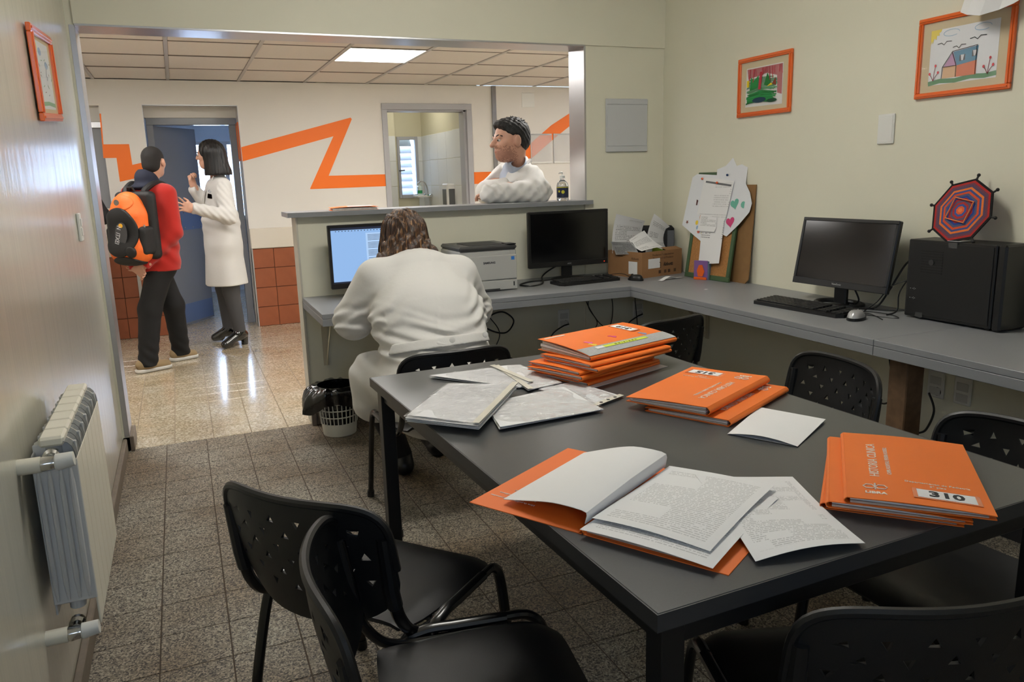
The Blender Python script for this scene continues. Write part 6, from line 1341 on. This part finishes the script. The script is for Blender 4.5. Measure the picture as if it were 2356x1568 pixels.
# backpack (worn by the boy, a thing of its own)
bk = -ff; BC = O_ + bk * .235 + Vector((0, 0, 1.10)); BP = thing('backpack', 'orange and black backpack worn by the person in red', 'backpack', (BC.x, BC.y, .83))
MB_ = [list(rr_), list(bk), [0, 0, 1]]; bp_at = lambda r_, b_, z: tuple(BC + rr_ * r_ + bk * b_ + Vector((0, 0, z)))
M_BO = mat('orange_nylon', (240, 110, 36), .6, bump=.2, bscale=120); M_BB = mat('black_backpack_nylon', (14, 14, 15), .6, bump=.2, bscale=300)
main = union([(rbox(bp_at(0, .0, -.045), (.145, .085, .20), MB_, .07), .03), (ellp(bp_at(0, -.01, .14), (.125, .085, .13), MB_), .05), (ellp(bp_at(0, .02, -.15), (.155, .095, .10), MB_), .05)])
lo_, hi_ = tuple(BC - Vector((.3, .3, .34))), tuple(BC + Vector((.3, .3, .34)))
sdf_obj('main_bag', main, lo_, hi_, .007, M_BO, BP)
sdf_obj('front_panel', inter(grow(main, .012), ellp(bp_at(-.02, .10, -.02), (.155, .15, .18), MB_), .008), lo_, hi_, .006, M_BB, BP)
sdf_obj('top_patch', inter(grow(main, .005), ellp(bp_at(-.01, .07, .19), (.11, .10, .06), MB_), .006), lo_, hi_, .006, M_BO, BP)
sdf_obj('bottom_panel', inter(grow(main, .010), ellp(bp_at(.0, .05, -.26), (.13, .13, .075), MB_), .01), lo_, hi_, .007, M_BB, BP)
sdf_obj('side_pocket', union([(rbox(bp_at(.135, -.01, -.085), (.035, .075, .105), MB_, .03), .02)]), lo_, hi_, .007, M_BB, BP)
sdf_obj('side_pocket', union([(rbox(bp_at(-.135, -.01, -.085), (.035, .075, .105), MB_, .03), .02)]), lo_, hi_, .007, M_BB, BP)
sdf_obj('back_pad', rbox(bp_at(0.015, -.075, .02), (.165, .045, .25), MB_, .04), lo_, hi_, .008, M_BB, BP)
L0 = BP.location
for s in (-1, 1):
    pts = [Vector(bp_at(s * .06, -.08, .22)), Vector(at_(s * .085, -.12, 1.385)), Vector(at_(s * .10, -.02, 1.425)), Vector(at_(s * .11, .085, 1.375)), Vector(at_(s * .125, .128, 1.2)), Vector(at_(s * .165, .06, 1.04)), Vector(bp_at(s * .13, -.06, -.14))]
    G().tube([p - L0 for p in spline(pts, 6)], .022, 8, flat=1.3).obj('shoulder_strap', M_BB, BP, smooth=True)
G().tube([Vector(bp_at(-.03, -.07, .25)) - L0, Vector(bp_at(-.02, -.05, .30)) - L0, Vector(bp_at(.02, -.05, .30)) - L0, Vector(bp_at(.03, -.07, .25)) - L0], .009, 8).obj('carry_loop', M_BB, BP, smooth=True)
def bpf(r_, b_, z): return Vector(bp_at(r_, b_, z)) - L0
G().prism(ell(0, 0, .052, .085, 20), 0, .004, frame(bpf(.02, .117, -.03), tuple(rr_), (0, 0, 1)) @ Matrix.Rotation(R(-10), 4, 'Z') @ Matrix.Rotation(math.pi, 4, 'Y')).obj('grey_emblem', mat('dark_grey_emblem', (62, 62, 64), .5), BP)
text('N  ITXEI', .05, mat('silver_lettering', (196, 196, 198), .35), BP, frame(bpf(.012, .123, -.035), (-rr_.x * .25, -rr_.y * .25, -1), (-rr_.x, -rr_.y, .25)) @ Matrix.Rotation(math.pi, 4, 'X') if False else frame(bpf(.0, .128, -.035), tuple(Vector((0, 0, -1)) + rr_ * -.3), tuple(rr_ + Vector((0, 0, -.3)))), sx=.75)
G().prism(ell(0, 0, .018, .016, 12), 0, .006, frame(bpf(.025, .118, .03), tuple(rr_), (0, 0, 1)) @ Matrix.Rotation(math.pi, 4, 'Y')).obj('yellow_dot', mat('amber_print', (230, 170, 40), .5), BP)
G().lathe([(0, 0), (.022, 0), (.02, .006), (.010, .008), (0, .006)], 16, frame(bpf(.0, .103, .195), tuple(-rr_), (0, 0, 1))).obj('round_badge', mat('grey_badge', (120, 112, 104), .35, metal=.5), BP, smooth=True)
for (r_, b_, z) in [(-.085, .09, .10), (.10, .075, -.10), (.155, .03, .03)]: G().box(-.006, .006, -.004, .004, -.03, .0, .002, Matrix.Translation(bpf(r_, b_, z))).obj('zip_pull', mat('zip_metal', (170, 168, 160), .3, metal=.8), BP)
sdf_obj('round_pad', inter(grow(main, .016), ellp(bp_at(.075, .09, -.16), (.04, .06, .045), MB_), .006), lo_, hi_, .006, M_BB, BP)

# ------------------------------------------------------------------ person by the hatch holding a phone (only the hand shows)
W5 = thing('person', 'person in black mostly hidden by the jamb, one hand raised with a phone', 'person', (-3.86, 2.95, 0))
hc = (-3.84, 2.95, 1.60); hp_, P, E, M = head_parts(hc, (1, .1, -.15), (0, 0, 1), .98)
o5 = lambda x, y, z: (-3.86 + x, 2.95 + y, z)
sR, eR, wR = o5(.02, -.17, 1.36), o5(.27, -.10, 1.17), (-3.63, 2.93, 1.295); sL, eL, wL = o5(.02, .17, 1.36), o5(.05, .24, 1.08), o5(.1, .2, .86)
base = [(ecap(o5(0, 0, .88), o5(0, 0, 1.10), (.16, .11), (.15, .11), (0, 1, 0)), .05), (ecap(o5(0, 0, 1.10), o5(0, 0, 1.36), (.15, .11), (.15, .085), (0, 1, 0)), .05)]
arms = [(cap(sR, eR, .05, .044), .03), (cap(eR, wR, .042, .028), .02), (cap(sL, eL, .05, .044), .03), (cap(eL, wL, .042, .028), .02)]
legs = [(cap(o5(0, -.08, .86), o5(.01, -.08, .46), .085, .06), .04), (cap(o5(.01, -.08, .46), o5(0, -.08, .08), .058, .04), .03), (cap(o5(0, .08, .86), o5(.01, .08, .46), .085, .06), .04), (cap(o5(.01, .08, .46), o5(0, .08, .08), .058, .04), .03)]
hnds = hand_parts(wR, (-.25, 0, 1), (-.8, -.5, .1), -1, .175, (35, 45, 30), 5, 30, 30) + hand_parts(wL, (.3, 0, -1), (0, -1, 0), 1, .175)
sdf_obj('body', union(hp_ + [(cap(P(0, -.025, -.07), o5(0, 0, 1.42), .048, .056), .03)] + base + arms + legs + hnds), (-4.1, 2.6, 0), (-3.45, 3.3, 1.74), .008, M_SKIN2, W5)
sdf_obj('hair', sub(union([E(0, -.02, .04, .085, .105, .092), (E(0, -.05, -.03, .078, .07, .075), .03)]), E(0, .10, -.04, .07, .085, .11), .01), (-4.0, 2.8, 1.45), (-3.65, 3.1, 1.74), .008, M_BHAIR, W5)
jk = sub(union([(grow(union(base), .024), .03)] + [(grow(q[0], .02), .03) for q in arms]), cap(tuple(Vector(wR) + Vector((-.02, 0, .05))), tuple(Vector(wR) + Vector((-.05, 0, .2))), .06), .005)
sdf_obj('jacket', jk, (-4.15, 2.55, .78), (-3.45, 3.35, 1.46), .009, mat('black_jacket', (16, 16, 18), .8), W5)
sdf_obj('trousers', union([grow(q[0], .02) for q in legs]), (-4.05, 2.72, .03), (-3.65, 3.2, 1.0), .012, M_TRS, W5)
for y in (-.08, .08): sdf_obj('shoe', inter(cap(o5(-.04, y, .045), o5(.16, y, .04), .047, .04), half((0, 0, .002), (0, 0, -1))), o5(-.12, y - .08, -.01), o5(.25, y + .08, .12), .009, M_BLACK, W5)
ph = thing('mobile_phone', 'black mobile phone held up in the hand beside the jamb', 'phone', (-3.655, 2.925, 1.36))
G().box(-.005, .005, -.037, .037, 0, .15, .003, Matrix.Rotation(R(-14), 4, 'Y')).obj('case', M_BLACK, ph); G().box(-.0062, -.005, -.033, .033, .008, .142, 0, Matrix.Rotation(R(-14), 4, 'Y')).obj('screen', M_BLKG, ph)
# ================================================================== small things in the hall
M_ACR = mat('clear_acrylic', (240, 240, 240), .08, alpha=.28, spec=.6)
for lab, x0, x1 in [('clear acrylic notice holder on the hall wall behind the leaning person', .645, .90), ('clear acrylic notice holder nearest the aluminium jamb', .925, 1.20)]:
    t = thing('notice_holder', lab, 'holder', (x0, HY - .022, 1.53), group='acrylic notice holders')
    w = x1 - x0
    G().box(0, w, -.012, -.009, 0, .32, .001).obj('front_sheet', M_ACR, t)
    G().box(0, w, -.013, 0, 0, .02, .001).obj('lower_lip', M_WHITE, t); G().box(0, w, -.009, 0, .305, .32, .001).obj('upper_rail', mat('pale_grey_plastic', (0, 0, 0)), t); G().box(-.004, .002, -.011, 0, 0, .32, .001).obj('side_rail', mat('pale_grey_plastic', (0, 0, 0)), t)
t = thing('wall_tap', 'chrome swan-neck tap on the tiled kitchenette wall', 'tap', (-.085, 5.03, 1.195))
G().tube(spline([(-.02, 0, 0), (-.03, 0, .10), (-.07, 0, .165), (-.13, 0, .165), (-.155, 0, .12)], 8), .009, 10).obj('spout', M_CHROME, t, smooth=True)
G().tube([(-.02, -.09, 0), (-.02, .09, 0)], .014, 10).obj('mixer_body', M_CHROME, t, smooth=True)
for y in (-.11, .11): G().lathe([(0, 0), (.02, 0), (.024, .015), (.02, .03), (0, .03)], 12, frame((-.02, y, 0), (1, 0, 0), (0, 0, 1)) @ Matrix.Rotation(0 if y < 0 else math.pi, 4, 'X')).obj('handle', M_CHROME, t, smooth=True)
G().tube([(.034, 0, 0), (-.02, 0, 0)], .012, 8).obj('wall_stub', M_CHROME, t)
t = thing('soap_bottle', 'small bottle with green label behind the tap', 'bottle', (-.16, 5.2, 1.2))
G().lathe([(0, 0), (.03, 0), (.03, .1), (.014, .12), (.014, .14), (0, .14)], 16).obj('bottle_body', mat('milky_bottle', (210, 222, 214), .3), t, smooth=True); G().lathe([(.031, .02), (.0315, .02), (.0315, .06), (.031, .06)], 16).obj('label', mat('green_label', (30, 140, 80), .5), t)
tag(G().box(-.24, -.052, 5.02, 5.245, 1.176, 1.198, .003).obj('kitchen_shelf', M_WHITE), 'white shelf in the kitchenette corner', 'shelf')
t = thing('towel_dispenser', 'white towel dispenser with grey window on the kitchenette wall', 'dispenser', (-.052, 4.17, 1.08))
G().box(-.12, 0, -.10, .10, 0, .26, .015).obj('case', M_WHITE, t); G().box(-.122, -.10, -.07, .07, .02, .20, .004).obj('window', mat('smoky_window', (90, 92, 92), .3), t); G().box(-.10, -.02, -.102, -.10, .02, .20).obj('side_window', MATS['smoky_window'], t)
t = thing('soap_shelf', 'small dark soap shelf on the tiled pillar in the kitchenette', 'shelf', (-.60, 5.244, 1.44)); G().box(-.06, .06, -.05, 0, 0, .012, .003).obj('shelf_plate', mat('dark_handle', (0, 0, 0)), t); G().tube([(0, -.04, 0), (0, -.004, -.05)], .006, 6).obj('support', MATS['dark_handle'], t)
